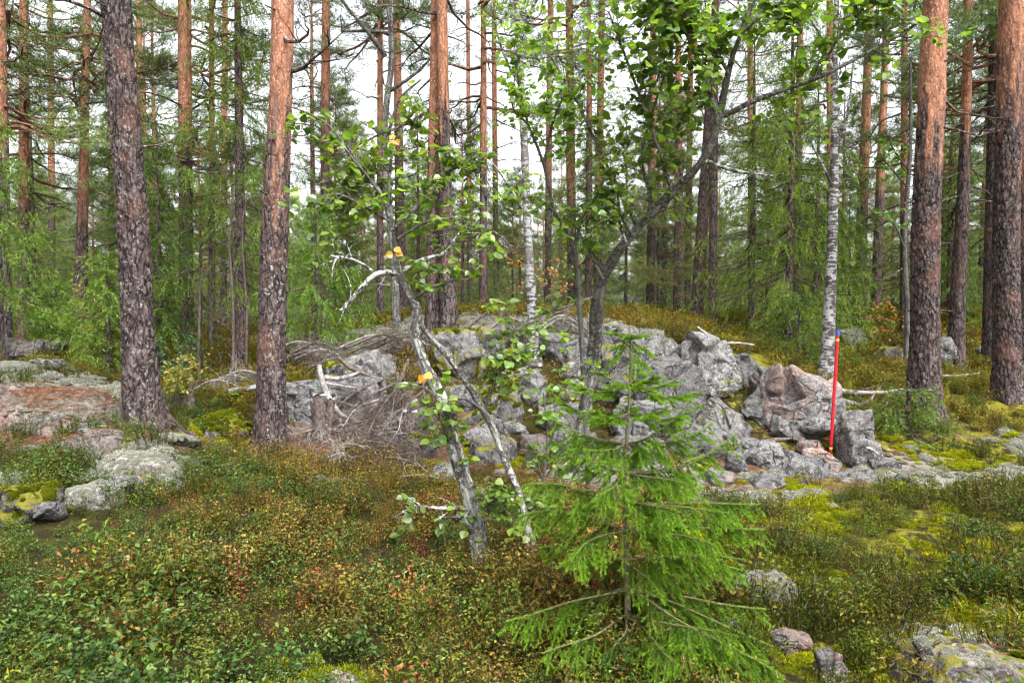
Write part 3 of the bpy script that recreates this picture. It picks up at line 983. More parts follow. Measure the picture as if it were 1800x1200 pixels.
def pine_crown(seed, z0, z1, R, nb=46, dead=8, tn=10, W=0.016, lean=0.0, hue=0.0, low=None, dense=1.0):
    """Branches with needle tufts round the z axis: materials [needles, bark]."""
    rng = np.random.default_rng(seed)
    mb = MB()
    tp, td = [], []
    low = z0 * 0.45 if low is None else low
    for i in range(nb + dead):
        live = i < nb
        t = rng.random() ** 0.85 if live else 0
        z = z0 + (z1 - z0) * t if live else rng.uniform(low, z0 + 0.25 * (z1 - z0))
        az = rng.uniform(0, 2 * np.pi)
        L = R * (1.05 - 0.8 * t ** 1.6) * rng.uniform(0.55, 1.1) if live else R * rng.uniform(0.25, 0.75)
        el = math.radians((-6 + 46 * t if live else -10) + rng.normal() * 9)
        s = np.linspace(0, 1, 7)
        side = rng.normal() * 0.22
        out = np.array([math.cos(az), math.sin(az), 0])
        sid = np.array([-math.sin(az), math.cos(az), 0])
        sag = rng.uniform(-0.05, 0.22)
        P = (np.array([0, 0, z]) + np.outer(s * L * math.cos(el), out) + np.outer(side * L * s ** 2 + 0.05 * L * np.sin(s * 7 + seed + i), sid)
             + np.outer(L * (math.sin(el) * s - sag * s * (1 - s) * 1.5) + 0.03 * L * np.sin(s * 9 + i), [0, 0, 1]))
        r0 = 0.010 + 0.011 * L
        tubes(mb, P, r0 * (1 - 0.85 * s), 5, 1, (0.8, 0.55 if live else 0.05, 0.15 if live else 0.7))
        ns = int((5 + L * 3.4) * (1 if live else 0.6) * (0.7 + 0.3 * dense))
        subP, subR = [], []
        for j in range(ns):
            u = rng.uniform(0.28, 1.0)
            k = u * 6
            a = int(min(k, 5))
            o = P[a] * (1 - (k - a)) + P[a + 1] * (k - a)
            tg = unit(P[a + 1] - P[a])
            ang = rng.uniform(0.5, 1.15) * (1 if j % 2 else -1)
            d = unit(tg * math.cos(ang) + sid * math.sin(ang) + np.array([0, 0, rng.normal() * 0.25 + 0.12]))
            l = (0.16 + 0.34 * L * (1.15 - u)) * rng.uniform(0.6, 1.2)
            q = np.linspace(0, 1, 4)
            SP = o + np.outer(q * l, d) + np.outer(q ** 2 * l * 0.18, [0, 0, 1]) + rng.normal(size=(4, 3)) * 0.02 * q[:, None]
            subP.append(SP)
            subR.append(0.0055 * (1 - 0.7 * q) * (1 + 0.4 * L))
            if live:
                m = max(2, int(l / 0.085 * dense))
                for w in np.linspace(0.3, 1.0, m):
                    kk = w * 3
                    b = int(min(kk, 2))
                    tp.append(SP[b] * (1 - (kk - b)) + SP[b + 1] * (kk - b) + rng.normal(size=3) * 0.05)
                    td.append(d)
        if subP:
            tubes(mb, np.array(subP), np.array(subR), 3, 1, (0.8, 0.3 if live else 0.0, 0.15 if live else 0.8))
        if live:
            for w in np.linspace(0.75, 1, 4):
                tp.append(P[int(w * 6)])
                td.append(unit(P[6] - P[4]))
    pine_tufts(mb, np.array(tp), np.array(td), rng, tn, 0.155, W, 0, hue)
    return mb


def spruce_crown(seed, h, R, z_low, step=0.42, per=5, blade=0.085, W=0.024, fresh=0.0, twig=0.34, droop=0.30, dead_low=0, tw_n=13, stem_r=0.0, hang=0.6):
    """Drooping whorls with hanging twigs round the z axis: materials [needles, bark]."""
    rng = np.random.default_rng(seed)
    mb = MB()
    B, D, LL, CC = [], [], [], []
    zs = np.arange(z_low, h - 0.1, step)
    tw, twr = [], []
    for zi, z in enumerate(zs):
        u = (z - z_low) / max(h - z_low, 0.1)
        Lm = R * (1 - u) ** 0.75 + 0.08
        for b in range(per):
            az = rng.uniform(0, 2 * np.pi) if per < 3 else 2 * np.pi * (b + rng.uniform(-.35, .35)) / per + zi * 1.9
            L = Lm * rng.uniform(0.65, 1.1)
            out = np.array([math.cos(az), math.sin(az), 0])
            sid = np.array([-math.sin(az), math.cos(az), 0])
            s = np.linspace(0, 1, 7)
            zz = L * (0.30 * u * s - droop * (1 - 0.5 * u) * s + 0.22 * s ** 3) + rng.normal() * 0.03
            P = np.array([0, 0, z + rng.uniform(-.5, .5) * step]) + np.outer(s * L, out) + np.outer(zz, [0, 0, 1]) + np.outer(np.sin(s * 5 + b) * 0.03 * L, sid)
            tubes(mb, P, (0.006 + 0.009 * L) * (1 - 0.85 * s), 4, 1, (0.7, 0.0, 0.3))
            n = max(4, int(tw_n * (0.35 + L / max(R, 0.1))))
            for j in range(n):
                w = rng.uniform(0.12, 1.0)
                k = w * 6
                a = int(min(k, 5))
                o = P[a] * (1 - (k - a)) + P[a + 1] * (k - a)
                tg = unit(P[a + 1] - P[a])
                sg = 1 if j % 2 else -1
                d = unit(tg * rng.uniform(0.35, 0.8) + sid * sg * rng.uniform(0.2, 0.9) + np.array([0, 0, -hang * rng.uniform(0.4, 1.6)]))
                l = twig * rng.uniform(0.5, 1.15) * (1.15 - 0.45 * w) * min(1, 0.4 + L)
                m = max(4, int(l / (blade * 0.27)))
                q = np.linspace(0.02, 1, m)[:, None]
                pts = o + q * l * d + np.array([0, 0, -0.25 * l]) * q ** 2
                B.append(pts)
                dd = unit(d + np.array([0, 0, -0.5]) * q) * 0.75 + rng.normal(size=(m, 3)) * 0.55
                D.append(dd)
                LL.append(blade * rng.uniform(0.7, 1.2, m) * (1.15 - 0.4 * q[:, 0]))
                g = np.clip(0.25 * w + 0.35 * q[:, 0] + rng.random() * 0.35 + fresh, 0, 1)
                CC.append(np.outer(1 - g, (0.032, 0.070, 0.014)) + np.outer(g, (0.170, 0.250, 0.036)))
    for j in range(dead_low):
        z = rng.uniform(0.15, 1) * z_low
        az = rng.uniform(0, 2 * np.pi)
        L = R * rng.uniform(0.3, 0.8)
        s = np.linspace(0, 1, 5)
        P = np.array([0, 0, z]) + np.outer(s * L, [math.cos(az), math.sin(az), 0]) + np.outer(-0.25 * L * s ** 2, [0, 0, 1])
        tubes(mb, P, 0.009 * (1 - 0.8 * s), 4, 1, (0.6, 0, 0.8))
        k = 8
        o = P[rng.integers(1, 5, k)]
        d = unit(rng.normal(size=(k, 3)) + np.array([0, 0, -0.5]))
        l = rng.uniform(0.1, 0.35, k)[:, None]
        tubes(mb, np.stack([o, o + d * l * .5, o + d * l + np.array([0, 0, -.03])], 1), np.tile([0.004, 0.003, 0.001], (k, 1)), 3, 1, (0.6, 0, 0.9))
    needles(mb, np.concatenate(B), np.concatenate(D), np.concatenate(LL), W, 0, np.concatenate(CC), rng)
    return mb


# prototypes: crowns shared by several trees (meshes only, never linked by themselves)
PINE_MESH = [pine_crown(100 + k, z0, z1, R, nb, dead, 9, 0.018, hue=hu, dense=0.8).mesh("pine_crown", [M_PINE, M_BARK], False)
             for k, (z0, z1, R, nb, dead, hu) in enumerate([(7.0, 17, 2.6, 50, 8, 0), (5.0, 16, 2.5, 56, 7, .5), (9, 19, 2.5, 46, 9, .2),
                                                         (3.6, 14, 2.3, 58, 10, .8), (6, 17, 2.8, 50, 14, -.3), (1.0, 8.5, 1.9, 74, 6, .9), (1.6, 10.5, 2.1, 78, 8, .5), (12.5, 20, 2.4, 40, 9, 0), (11, 19, 2.2, 36, 9, .3)])]
SPRUCE_MESH = [spruce_crown(200 + k, h, R, zl, st, 5, 0.09, 0.020, fr, 0.45, dr, dl, 18).mesh("spruce_crown", [M_SPRUCE, M_BARK], False)
               for k, (h, R, zl, st, fr, dr, dl) in enumerate([(14, 2.1, 1.0, .42, 0.0, .38, 0), (10, 1.7, .6, .36, .12, .34, 0), (6.0, 1.35, .35, .3, .15, .25, 0)])]


def link(name, me, parent, loc=(0, 0, 0), scale=1.0, rz=0.0, rot=None):
    o = bpy.data.objects.new(name, me)
    o.parent = parent
    o.location = loc
    o.scale = (scale,) * 3 if isinstance(scale, (int, float)) else scale
    o.rotation_euler = rot if rot else (0, 0, rz)
    scene.collection.objects.link(o)
    return o


TREE_FEET = []


def pine(label, px, py, d, w0, top, w1, seed, orange=None, near=False, crown=None, cscale=1.0, lichen=0.25, name="pine_tree", group=None,
         total=18.0, stubs=4, mid=None, relief=0.016, z_fix=None, patch=0.6):
    """px, py: foot in the photograph at d metres; w0 trunk width there; top: (px, py) higher on the trunk with width w1."""
    sc = d / FPX
    foot = at(px, py, d)
    zg = gz(foot[0], foot[1])
    foot[2] = min(foot[2], zg) - 0.12 if z_fix is None else foot[2] - 0.05
    up = at(top[0], top[1], d)
    pts = [foot]
    rad = [w0 / 2 * sc]
    for q in mid or ():
        pts.append(at(q[0], q[1], d))
        rad.append(q[2] / 2 * sc)
    pts.append(up)
    rad.append(w1 / 2 * sc)
    slope = (up - pts[-2]) / max(up[2] - pts[-2][2], .1)
    slope = slope * 0.5 + np.array([0, 0, 0.5])
    z = up[2]
    while z < total - 2:
        step = min(3.5, total - z)
        nxt = pts[-1] + slope * step
        pts.append(nxt)
        z = nxt[2]
        rad.append(max(0.02, rad[-1] * (1 - step / (total - z + step + 0.5))))
    t = thing(name, label, "tree", foot, group)
    og = None
    if orange is not None:
        zo = [at(px, y, d)[2] for y in orange]
        og = (zo[0], zo[1])
    mb, C = trunk_mesh(pts, rad, seed, 90 if near else 16, 0.028 if near else 0.35, min(up[2] - foot[2] + 0.3, 7.5) if near else None,
                       og, lichen, relief if near else 0, 0.75 if near else 0.25, patch=patch)
    link("trunk", mb.mesh("trunk", [M_BARK]), t)
    rng = np.random.default_rng(seed)
    if stubs:
        for _ in range(stubs):
            sb = MB()
            zq = rng.uniform(0.25, 0.95) * (up[2] - foot[2])
            k = np.argmin(np.abs(C[:, 2] - foot[2] - zq))
            az = rng.uniform(0, 2 * np.pi)
            L = rng.uniform(0.06, 0.3) + C[k, 3]
            dr = np.array([math.cos(az), math.sin(az), rng.uniform(-.2, .5)])
            s = np.linspace(0, 1, 4)
            tubes(sb, np.outer(s * L, dr), 0.016 * (1 - 0.6 * s), 6, 0, (0.5, 0.0, 0.6), cap=True)
            link("branch_stub", sb.mesh("branch_stub", [M_BARK]), t, C[k, :3] - foot)
    if crown is not None:
        zc = 8.0
        k = np.argmin(np.abs(C[:, 2] - foot[2] - zc))
        ax = C[k, :3] - foot
        link("crown", PINE_MESH[crown], t, (ax[0], ax[1], 0), cscale, rng.uniform(0, 6.28))
    TREE_FEET.append((foot[0], foot[1], rad[0]))
    return t


# the thick near pines
pine("thick dark-barked pine leaning over the lichen knoll", 259, 756, 7.2, 66, (201, -40), 45, 1, None, True, 2, 1.05, 0.5, mid=[(249, 690, 60), (242, 590, 53), (234, 400, 49), (218, 200, 47)], stubs=7, relief=0.026)
pine("thick pine with orange upper bark, foot in the bilberry before the brush heap", 473, 806, 8.0, 58, (498, -40), 36, 2, (400, 60), True, 2, 1.1, 0.75, mid=[(476, 740, 52), (478, 600, 47), (483, 400, 45), (492, 200, 38)], stubs=5, patch=1.0, relief=0.020)
pine("stout grey-footed pine of the twin pair on top of the outcrop", 790, 596, 10.5, 31, (776, -40), 18, 3, (235, 175), True, 0, 1.0, 0.5, mid=[(789, 540, 27), (785, 400, 24), (780, 200, 20)], stubs=4, z_fix=1, relief=0.012)
pine("red-barked pine close behind its grey-footed twin on the outcrop", 762, 594, 10.7, 30, (766, -40), 16, 4, (330, 240), True, 4, 1.0, 0.2, mid=[(762, 540, 26), (761, 400, 22), (763, 200, 18)], stubs=6, z_fix=1, relief=0.012)
pine("thick pine right of the red pole with a stubby broken branch", 1630, 756, 9.6, 58, (1647, -40), 38, 5, (300, 170), True, 2, 1.05, 0.35, mid=[(1624, 680, 53), (1626, 560, 45), (1628, 400, 44), (1636, 200, 42)], stubs=5, relief=0.026, patch=0.8)
pine("thickest right-hand pine, its bark flayed pale orange down one side", 1771, 714, 10.5, 50, (1779, -40), 36, 6, (260, 40), True, 0, 1.05, 0.35, mid=[(1770, 640, 44), (1769, 400, 40), (1774, 200, 38)], stubs=3, relief=0.024, patch=1.3)
pine("slender pine with orange upper trunk between the two thick right-hand pines", 1682, 655, 13.6, 29, (1703, -40), 14, 7, (270, 200), True, 4, 1.0, 0.2, mid=[(1681, 590, 26), (1690, 400, 21), (1698, 200, 16)], stubs=5, relief=0.012)
pine("pine trunk half hidden behind the thickest right-hand pine", 1742, 658, 13.8, 30, (1752, -40), 18, 8, None, False, 1, 1.0)
pine("pine cut by the photo's right edge", 1806, 660, 13.0, 30, (1802, -40), 22, 9, (380, 260), False, 0, 1.0)
pine("straight pine with a forked orange top behind the dark leaning pine", 332, 648, 14.2, 28, (324, -40), 21, 10, (290, 190), True, 3, .95, 0.15, mid=[(328, 540, 23), (326, 300, 22)], stubs=5, relief=0.010)
pine("pine with red upper trunk far behind the lichen knoll", 140, 580, 15.0, 26, (154, -40), 11, 11, (420, 300), False, 1, 1.0, 0.2, mid=[(141, 520, 23), (145, 380, 18), (149, 200, 13)])
pine("dark pine at the photo's left edge", 8, 640, 13.0, 26, (2, -40), 12, 12, (300, 180), False, 3, 1.0, 0.3)
pine("slim pine with orange top just left of the dark pine's crown side", 250, 600, 22, 12, (243, -40), 9, 13, (260, 190), False, 3, 1.1, 0.1)
pine("slender grey pine between the orange pine and the aspen", 571, 575, 15.5, 20, (573, -40), 13, 14, (320, 120), False, 2, 1.0, 0.5, patch=1.0)
FARP = [  # label, px, py, d, w0, top px, w1, orange, crown
    ("pale pink pine trunk between the birch and the leaning aspen", 1006, 560, 20, 19, 1000, 12, (430, 270), 0),
    ("straight red pine trunk rising behind the aspen canopy", 1050, 560, 22, 15, 1059, 10, (400, 300), 2),
    ("thin red pine trunk just left of the birch", 873, 552, 27, 11, 867, 7, (330, 250), 1),
    ("thin trunk beside the twin pines, its foot behind the pale crest", 826, 556, 24, 9, 822, 6, (420, 330), 4),
    ("dark pine trunk behind the lichen dome", 706, 556, 19, 20, 696, 11, (300, 200), 3),
    ("thin pine trunk half behind the birch's far side", 962, 555, 25, 13, 968, 9, (380, 280), 2),
    ("grey pine trunk behind the crag's summit", 1143, 566, 22, 16, 1150, 10, (330, 250), 0),
    ("bent dark pine trunk standing right of the crag summit", 1222, 590, 18, 24, 1262, 12, (150, 60), 4),
    ("slim straight grey trunk at the foot of the crag ridge", 1252, 596, 17, 16, 1258, 11, None, 2),
    ("pine trunk in the pair behind the bent dark pine", 1195, 580, 24, 15, 1192, 9, (330, 250), 1),
    ("slim trunk close beside the pair behind the bent pine", 1208, 578, 27, 12, 1216, 8, (330, 250), 0),
    ("red-brown pine close behind the white birch", 1462, 640, 14, 14, 1458, 10, (400, 250), 2),
    ("grey pine on the slope above the weathered ledge", 1508, 565, 21, 21, 1532, 11, (360, 290), 0),
    ("grey pine a step behind the slope pine above the ledge", 1538, 558, 23, 17, 1562, 9, (360, 290), 4),
    ("thin grey trunk up the slope behind the thick right pine", 1665, 555, 24, 13, 1648, 8, (330, 250), 1),
    ("thin orange pine far up the slope between the right-hand pines", 1722, 553, 25, 12, 1748, 7, (430, 330), 3),
    ("brown trunk behind the drooping spruce left of the orange pine", 392, 610, 24, 13, 396, 8, (420, 340), 1),
    ("dark trunk deep in the wood beyond the red-topped pine", 92, 600, 26, 13, 88, 8, (360, 280), 2),
    ("thin trunk deep in the wood behind the small spruce by the knoll", 200, 600, 28, 12, 190, 8, (360, 280), 0),
    ("thin pine trunk behind the big spruce by the white birch", 1400, 575, 24, 14, 1408, 9, (270, 200), 3),
    ("slim shaded trunk between the big spruce and the slim straight trunk", 1322, 585, 25, 13, 1318, 8, (300, 230), 1),
]
for k, (lb, px, py, d, w0, tx, w1, og, cr) in enumerate(FARP):
    pine(lb, px, py, d, w0, (tx, -60), w1, 40 + k, og, False, (8 if k % 2 else 7) if k % 5 else cr, 1.0 + 0.012 * (d - 18), 0.25, stubs=3, total=20.0, group="slender pines behind the outcrop")


# pine boughs that hang into the view: separate crowns for trees whose low branches are seen
def bough_pine(label, px, py, d, w, seed, z0, z1, R, nb, og, dead=14, dense=1.0, tx=None):
    t = pine(label, px, py, d, w, (px if tx is None else tx, -60), w * 0.62, seed, og, False, None, 1.0, 0.3, stubs=2, total=z1 + 1)
    mb = pine_crown(seed + 500, z0, z1, R, nb, dead, 10, 0.015, dense=dense)
    link("crown", mb.mesh("crown", [M_PINE, M_BARK], False), t)
    return t


bough_pine("bushy pine with low dark boughs at the photo's upper left", 42, 620, 16, 20, 71, 4.2, 13, 2.9, 62, (420, 300))
bough_pine("pine whose dark boughs spread between the twin pines and the birch", 850, 560, 15.5, 14, 72, 4.6, 13, 2.7, 46, (330, 240))
bough_pine("bushy pine with dark boughs behind the thick right pine", 1590, 575, 18, 14, 73, 4.4, 14, 3.2, 60, (420, 300))
bough_pine("dense pine filling the gap at the photo's right edge", 1850, 600, 17, 20, 74, 3.8, 14, 3.0, 60, (420, 300))
bough_pine("pine with many bare lichened branches left of the twin pines", 668, 560, 15, 13, 75, 5.6, 13, 2.4, 30, (330, 240), dead=20)
bough_pine("pine with dark crown over the forked pine", 372, 620, 17, 12, 76, 6.4, 14, 2.6, 40, (330, 240), dead=20)


# ------------------------------------------------------------------ spruces
def spruce(label, px, py, d, seed, h, R, z_low, mesh=None, scale=1.0, w=None, step=.3, fresh=.1, droop=.3, dead=0, twig=.34, blade=.07, W=.015, name="spruce_tree", per=5, hang=.6, tw_n=21, group=None):
    foot = at(px, py, d)
    foot[2] = gz(foot[0], foot[1]) - 0.08
    t = thing(name, label, "tree", foot, group)
    if mesh is not None:
        h = {0: 14, 1: 10, 2: 6.0}[mesh] * scale
    r = (w / 2 * d / FPX) if w else 0.012 + 0.009 * h
    mb, _ = trunk_mesh([(0, 0, 0), (0.02, 0, h * .5), (0, 0.0, h)], [r, r * .6, 0.006], seed, 12, .3, None, None, 0.5, base=(0, 0, 0))
    link("trunk", mb.mesh("trunk", [M_BARK]), t)
    if mesh is not None:
        link("crown", SPRUCE_MESH[mesh], t, (0, 0, 0), scale, seed * 1.3)
    else:
        cm = spruce_crown(seed, h, R, z_low, step, per, blade, W, fresh, twig, droop, dead, tw_n, hang=hang)
        link("crown", cm.mesh("crown", [M_SPRUCE, M_BARK], False), t)
    TREE_FEET.append((foot[0], foot[1], 0.3))
    return t


spruce("tall drooping spruce between the forked pine and the orange pine", 424, 640, 12.5, 301, 11, 1.5, 1.9, dead=16, droop=.5, twig=.5, hang=1.1, step=.42, fresh=.12)
spruce("dark dense spruce close behind the leaning dark pine", 282, 650, 12.0, 302, 4.6, 1.0, .3, droop=.4, twig=.42, hang=.9)
spruce("small bushy spruce left of the leaning dark pine's foot", 190, 660, 11.0, 303, 2.4, .95, .1, droop=.22, twig=.32, step=.22, fresh=.15)
spruce("young spruce with a bare lower stem behind the lichen knoll", 100, 630, 12.5, 304, 1.75, .55, .75, dead=6, droop=.3, step=.2, blade=.07)
spruce("dark hanging spruce at the left frame edge", 2, 650, 10.5, 305, 4.2, .9, 1.3, dead=14, droop=.5, hang=1.2)
spruce("drooping yellow-green spruce behind the orange pine's foot", 556, 620, 11.5, 306, 3.1, 1.0, .6, fresh=.3, droop=.5, hang=1.2, dead=10, twig=.45)
spruce("big drooping spruce left of the white birch", 1385, 610, 14.0, 307, 8.2, 2.0, .8, fresh=.18, droop=.5, twig=.5, hang=1.0, step=.38, dead=10)
spruce("tall spruce behind the big drooping one, nearer the crag", 1320, 590, 17.5, 308, 8.6, 2.0, 1.2, fresh=.1, droop=.42, twig=.5, hang=.9, step=.42)
spruce("low bushy spruce between the crag and the white birch", 1402, 640, 12.0, 309, 1.6, 1.0, .1, fresh=.08, droop=.3, step=.2, twig=.36)
spruce("tall spruce directly behind the white birch", 1432, 600, 16.0, 310, 7.0, 1.3, 1.0, fresh=.05, droop=.45, twig=.45, hang=.9, step=.4)
spruce("tiny ragged spruce at the foot of the thick pine by the pole", 1594, 768, 8.9, 311, .75, .62, .08, fresh=.1, droop=.2, step=.12, twig=.22, blade=.045, W=.012, dead=14, per=6)
spruce("dark spruce in the wood beyond the lichen dome", 735, 565, 22, 312, 0, 0, 0, mesh=1, scale=.75)
spruce("spruce in the wood behind the twin pines' foot", 845, 560, 26, 313, 0, 0, 0, mesh=1, scale=.9)
spruce("spruce in the shade beyond the crag's grey pine", 1165, 565, 28, 314, 0, 0, 0, mesh=0, scale=.8)
spruce("dark spruce filling the wood left of the forked pine", 222, 620, 17, 315, 0, 0, 0, mesh=0, scale=.75)
spruce("small green spruce standing in the wood near the slender grey pine", 610, 580, 17, 316, 0, 0, 0, mesh=2, scale=.6)
spruce("young spruce on the slope behind the pole", 1490, 580, 19, 317, 0, 0, 0, mesh=2, scale=.7)
spruce("tall dark spruce behind the thick right pine's neighbours", 1612, 560, 24, 318, 0, 0, 0, mesh=0, scale=.9)
spruce("spruce far up the slope at the photo's right side", 1752, 555, 27, 319, 0, 0, 0, mesh=0, scale=.95)
spruce("spruce in the far wood left of the red-topped pine", 62, 610, 20, 320, 0, 0, 0, mesh=1, scale=.8)

# ------------------------------------------------------------------ the far wood (one mass) and its green underwood
def gn_scatter(name, protos, pts, rot, scl, index, kind="stuff"):
    """ONE stuff object: the prototypes set on points by geometry nodes."""
    col = bpy.data.collections.new(name + "_kinds")
    for k, p in enumerate(protos):
        o = bpy.data.objects.new("%s_kind_%02d" % (name, k), p)
        col.objects.link(o)
    me = bpy.data.meshes.new(name)
    me.vertices.add(len(pts))
    me.vertices.foreach_set("co", np.asarray(pts, np.float32).ravel())
    a = me.attributes.new("rot", 'FLOAT_VECTOR', 'POINT')
    a.data.foreach_set("vector", np.asarray(rot, np.float32).ravel())
    a = me.attributes.new("scl", 'FLOAT', 'POINT')
    a.data.foreach_set("value", np.asarray(scl, np.float32))
    a = me.attributes.new("idx", 'INT', 'POINT')
    a.data.foreach_set("value", np.asarray(index, np.int32))
    o = bpy.data.objects.new(name, me)
    scene.collection.objects.link(o)
    ng = bpy.data.node_groups.new(name + "_scatter", 'GeometryNodeTree')
    ng.interface.new_socket("Geometry", in_out='INPUT', socket_type='NodeSocketGeometry')
    ng.interface.new_socket("Geometry", in_out='OUTPUT', socket_type='NodeSocketGeometry')
    gi, go = ng.nodes.new("NodeGroupInput"), ng.nodes.new("NodeGroupOutput")
    ci = ng.nodes.new("GeometryNodeCollectionInfo")
    ci.inputs["Collection"].default_value = col
    ci.inputs["Separate Children"].default_value = True
    ci.inputs["Reset Children"].default_value = True
    ip = ng.nodes.new("GeometryNodeInstanceOnPoints")
    ip.inputs["Pick Instance"].default_value = True

    def named(n, t):
        x = ng.nodes.new("GeometryNodeInputNamedAttribute")
        x.data_type = t
        x.inputs["Name"].default_value = n
        return next(s for s in x.outputs if s.enabled and s.name == "Attribute")
    e2r = ng.nodes.new("FunctionNodeEulerToRotation")
    ng.links.new(named("rot", 'FLOAT_VECTOR'), e2r.inputs[0])
    ng.links.new(gi.outputs[0], ip.inputs["Points"])
    ng.links.new(ci.outputs[0], ip.inputs["Instance"])
    ng.links.new(named("idx", 'INT'), ip.inputs["Instance Index"])
    ng.links.new(e2r.outputs[0], ip.inputs["Rotation"])
    ng.links.new(named("scl", 'FLOAT'), ip.inputs["Scale"])
    ng.links.new(ip.outputs[0], go.inputs[0])
    md = o.modifiers.new("scatter", 'NODES')
    md.node_group = ng
    return tag(o, kind=kind)


def far_tree_mesh(crown_me, h, r):
    """A far tree as one mesh: trunk and crown."""
    mb, _ = trunk_mesh([(0, 0, -.3), (0.05, 0, h * .5), (0, 0, h)], [r, r * .75, 0.02], 5, 8, .8, None, (h * .42, h * .62), 0.2, base=(0, 0, 0))
    tr = mb.mesh("far_trunk", [M_BARK])
    import bmesh
    bm = bmesh.new()
    bm.from_mesh(crown_me)
    n0 = len(bm.faces)
    bm.from_mesh(tr)
    bm.faces.ensure_lookup_table()
    for f in bm.faces[n0:]:
        f.material_index = 1
    me = bpy.data.meshes.new("far_tree")
    bm.to_mesh(me)
    bm.free()
    me.materials.append(crown_me.materials[0])
    me.materials.append(M_BARK)
    bpy.data.meshes.remove(tr)
    return me


FAR = [far_tree_mesh(PINE_MESH[5], 8.2, .07), far_tree_mesh(PINE_MESH[6], 10.2, .09), far_tree_mesh(PINE_MESH[3], 13.5, .11), far_tree_mesh(PINE_MESH[0], 16.5, .13),
       far_tree_mesh(SPRUCE_MESH[0], 13.8, .14), far_tree_mesh(SPRUCE_MESH[1], 9.8, .1)]
rng = np.random.default_rng(77)
fp, fi = [], []
for _ in range(6000):
    d = 19 + 66 * rng.random() ** 1.5
    x = rng.uniform(-1.0, 1.0) * (d * 0.85 + 4)
    u = x / d
    if fp and min((x - a[0]) ** 2 + (d - a[1]) ** 2 for a in fp) < 2.5 ** 2:
        continue
    # thinner wood where the sky shows through beyond the outcrop
    if False:
        continue
    fp.append((x, d))
    fi.append(rng.choice([0, 1, 2, 3, 4, 5], p=[.47, .36, .04, .02, .03, .08]))
    if len(fp) > 300:
        break
fp = np.array(fp)
fz_ = height(fp[:, 0], fp[:, 1]) - 0.1
gn_scatter("distant_forest", FAR, np.column_stack([fp, fz_]), np.column_stack([np.zeros((len(fp), 2)), rng.uniform(0, 6.28, len(fp))]),
           rng.uniform(0.65, 1.0, len(fp)) * np.where(fp[:, 1] > 55, 1.15, 0.95), fi)


def bush_mesh(seed, r=0.9, n=700, leaf=0.05, cols=((0.10, 0.18, 0.04), (0.24, 0.34, 0.08))):
    rng = np.random.default_rng(seed)
    mb = MB()
    d = unit(rng.normal(size=(n, 3)))
    p = d * (rng.random((n, 1)) ** 0.4) * np.array([r, r, r * 0.9]) + np.array([0, 0, r * 0.9])
    p *= 1 + 0.25 * fbm(p * 2, 2, seed)[:, None]
    t = rng.random((n, 1))
    c = np.array(cols[0]) * (1 - t) + np.array(cols[1]) * t
    diamonds(mb, p, rng.normal(size=(n, 3)) + d, rng.normal(size=(n, 3)) + np.array([0, 0, 1.5]), leaf * rng.uniform(.7, 1.3, n), leaf * .75, 0, c)
    m = 9
    e = unit(rng.normal(size=(m, 3)) * np.array([1, 1, .3]) + np.array([0, 0, 1.2])) * r * 1.3
    s = np.linspace(0, 1, 4)
    tubes(mb, e[:, None, :] * s[None, :, None], np.tile(0.012 * (1 - .8 * s), (m, 1)), 3, 1)
    return mb.mesh("underwood_bush", [M_LEAF, M_DARKTWIG], False)


BUSH = [bush_mesh(1), bush_mesh(2, cols=((0.10, 0.16, 0.035), (0.26, 0.32, 0.07))), bush_mesh(3, cols=((0.06, 0.12, 0.03), (0.15, 0.22, 0.06)))]
bp = []
for _ in range(230):
    d = rng.uniform(21, 45)
    x = rng.uniform(-0.9, 0.9) * d
    bp.append((x, d))
bp = np.array(bp)
bz = height(bp[:, 0], bp[:, 1])
gn_scatter("underwood_foliage", BUSH, np.column_stack([bp, bz - .1]), np.column_stack([np.zeros((len(bp), 2)), rng.uniform(0, 6.28, len(bp))]),
           rng.uniform(0.4, 1.25, len(bp)) * (0.45 + bp[:, 1] / 45), rng.integers(0, 3, len(bp)))
# ------------------------------------------------------------------ broad-leaved trees
def leaf_template():
    """A rounded aspen leaf, length 1 along +y, folded a little along the midrib."""
    y = np.array([0.0, 0.10, 0.38, 0.70, 1.0])
    w = np.array([0.0, 0.34, 0.50, 0.33, 0.0])
    lift = 0.20
    V = [(0, 0, 0)]
    for k in (1, 2, 3):
        V += [(-w[k], y[k], lift * w[k]), (0, y[k] + .02, 0), (w[k], y[k], lift * w[k])]
    V.append((0, 1.0, -0.05))
    F = [(0, 2, 1), (0, 3, 2)]
    for k in (0, 1):
        a = 1 + 3 * k
        F += [(a, a + 1, a + 4), (a, a + 4, a + 3), (a + 1, a + 2, a + 5), (a + 1, a + 5, a + 4)]
    F += [(7, 8, 10), (8, 9, 10)]
    return np.array(V, float), np.array(F)


LV, LF = leaf_template()
LEAF_COLS = [(0.135, 0.240, 0.026), (0.190, 0.310, 0.036), (0.255, 0.370, 0.050), (0.190, 0.280, 0.105), (0.100, 0.190, 0.030)]
YELLOW = (0.62, 0.36, 0.02)
LEAF_ME = [MB().add(LV, tris=LF, col=c).mesh("leaf", [M_LEAF], False) for c in LEAF_COLS]
YELLOW_ME = MB().add(LV, tris=LF, col=YELLOW).mesh("yellow_leaf", [M_LEAF], False)
ORANGE_ME = MB().add(LV, tris=LF, col=(0.55, 0.16, 0.03)).mesh("orange_leaf", [M_LEAF], False)


def frames(n, rng, droop=0.5):
    a = rng.uniform(0, 2 * np.pi, n)
    d = unit(np.stack([np.cos(a), np.sin(a), -droop * rng.uniform(-0.3, 1.8, n)], 1))
    nr = unit(np.stack([rng.normal(size=n) * .6, rng.normal(size=n) * .6 - .15, np.ones(n)], 1))
    x = unit(np.cross(d, nr))
    z = np.cross(x, d)
    return x, d, z


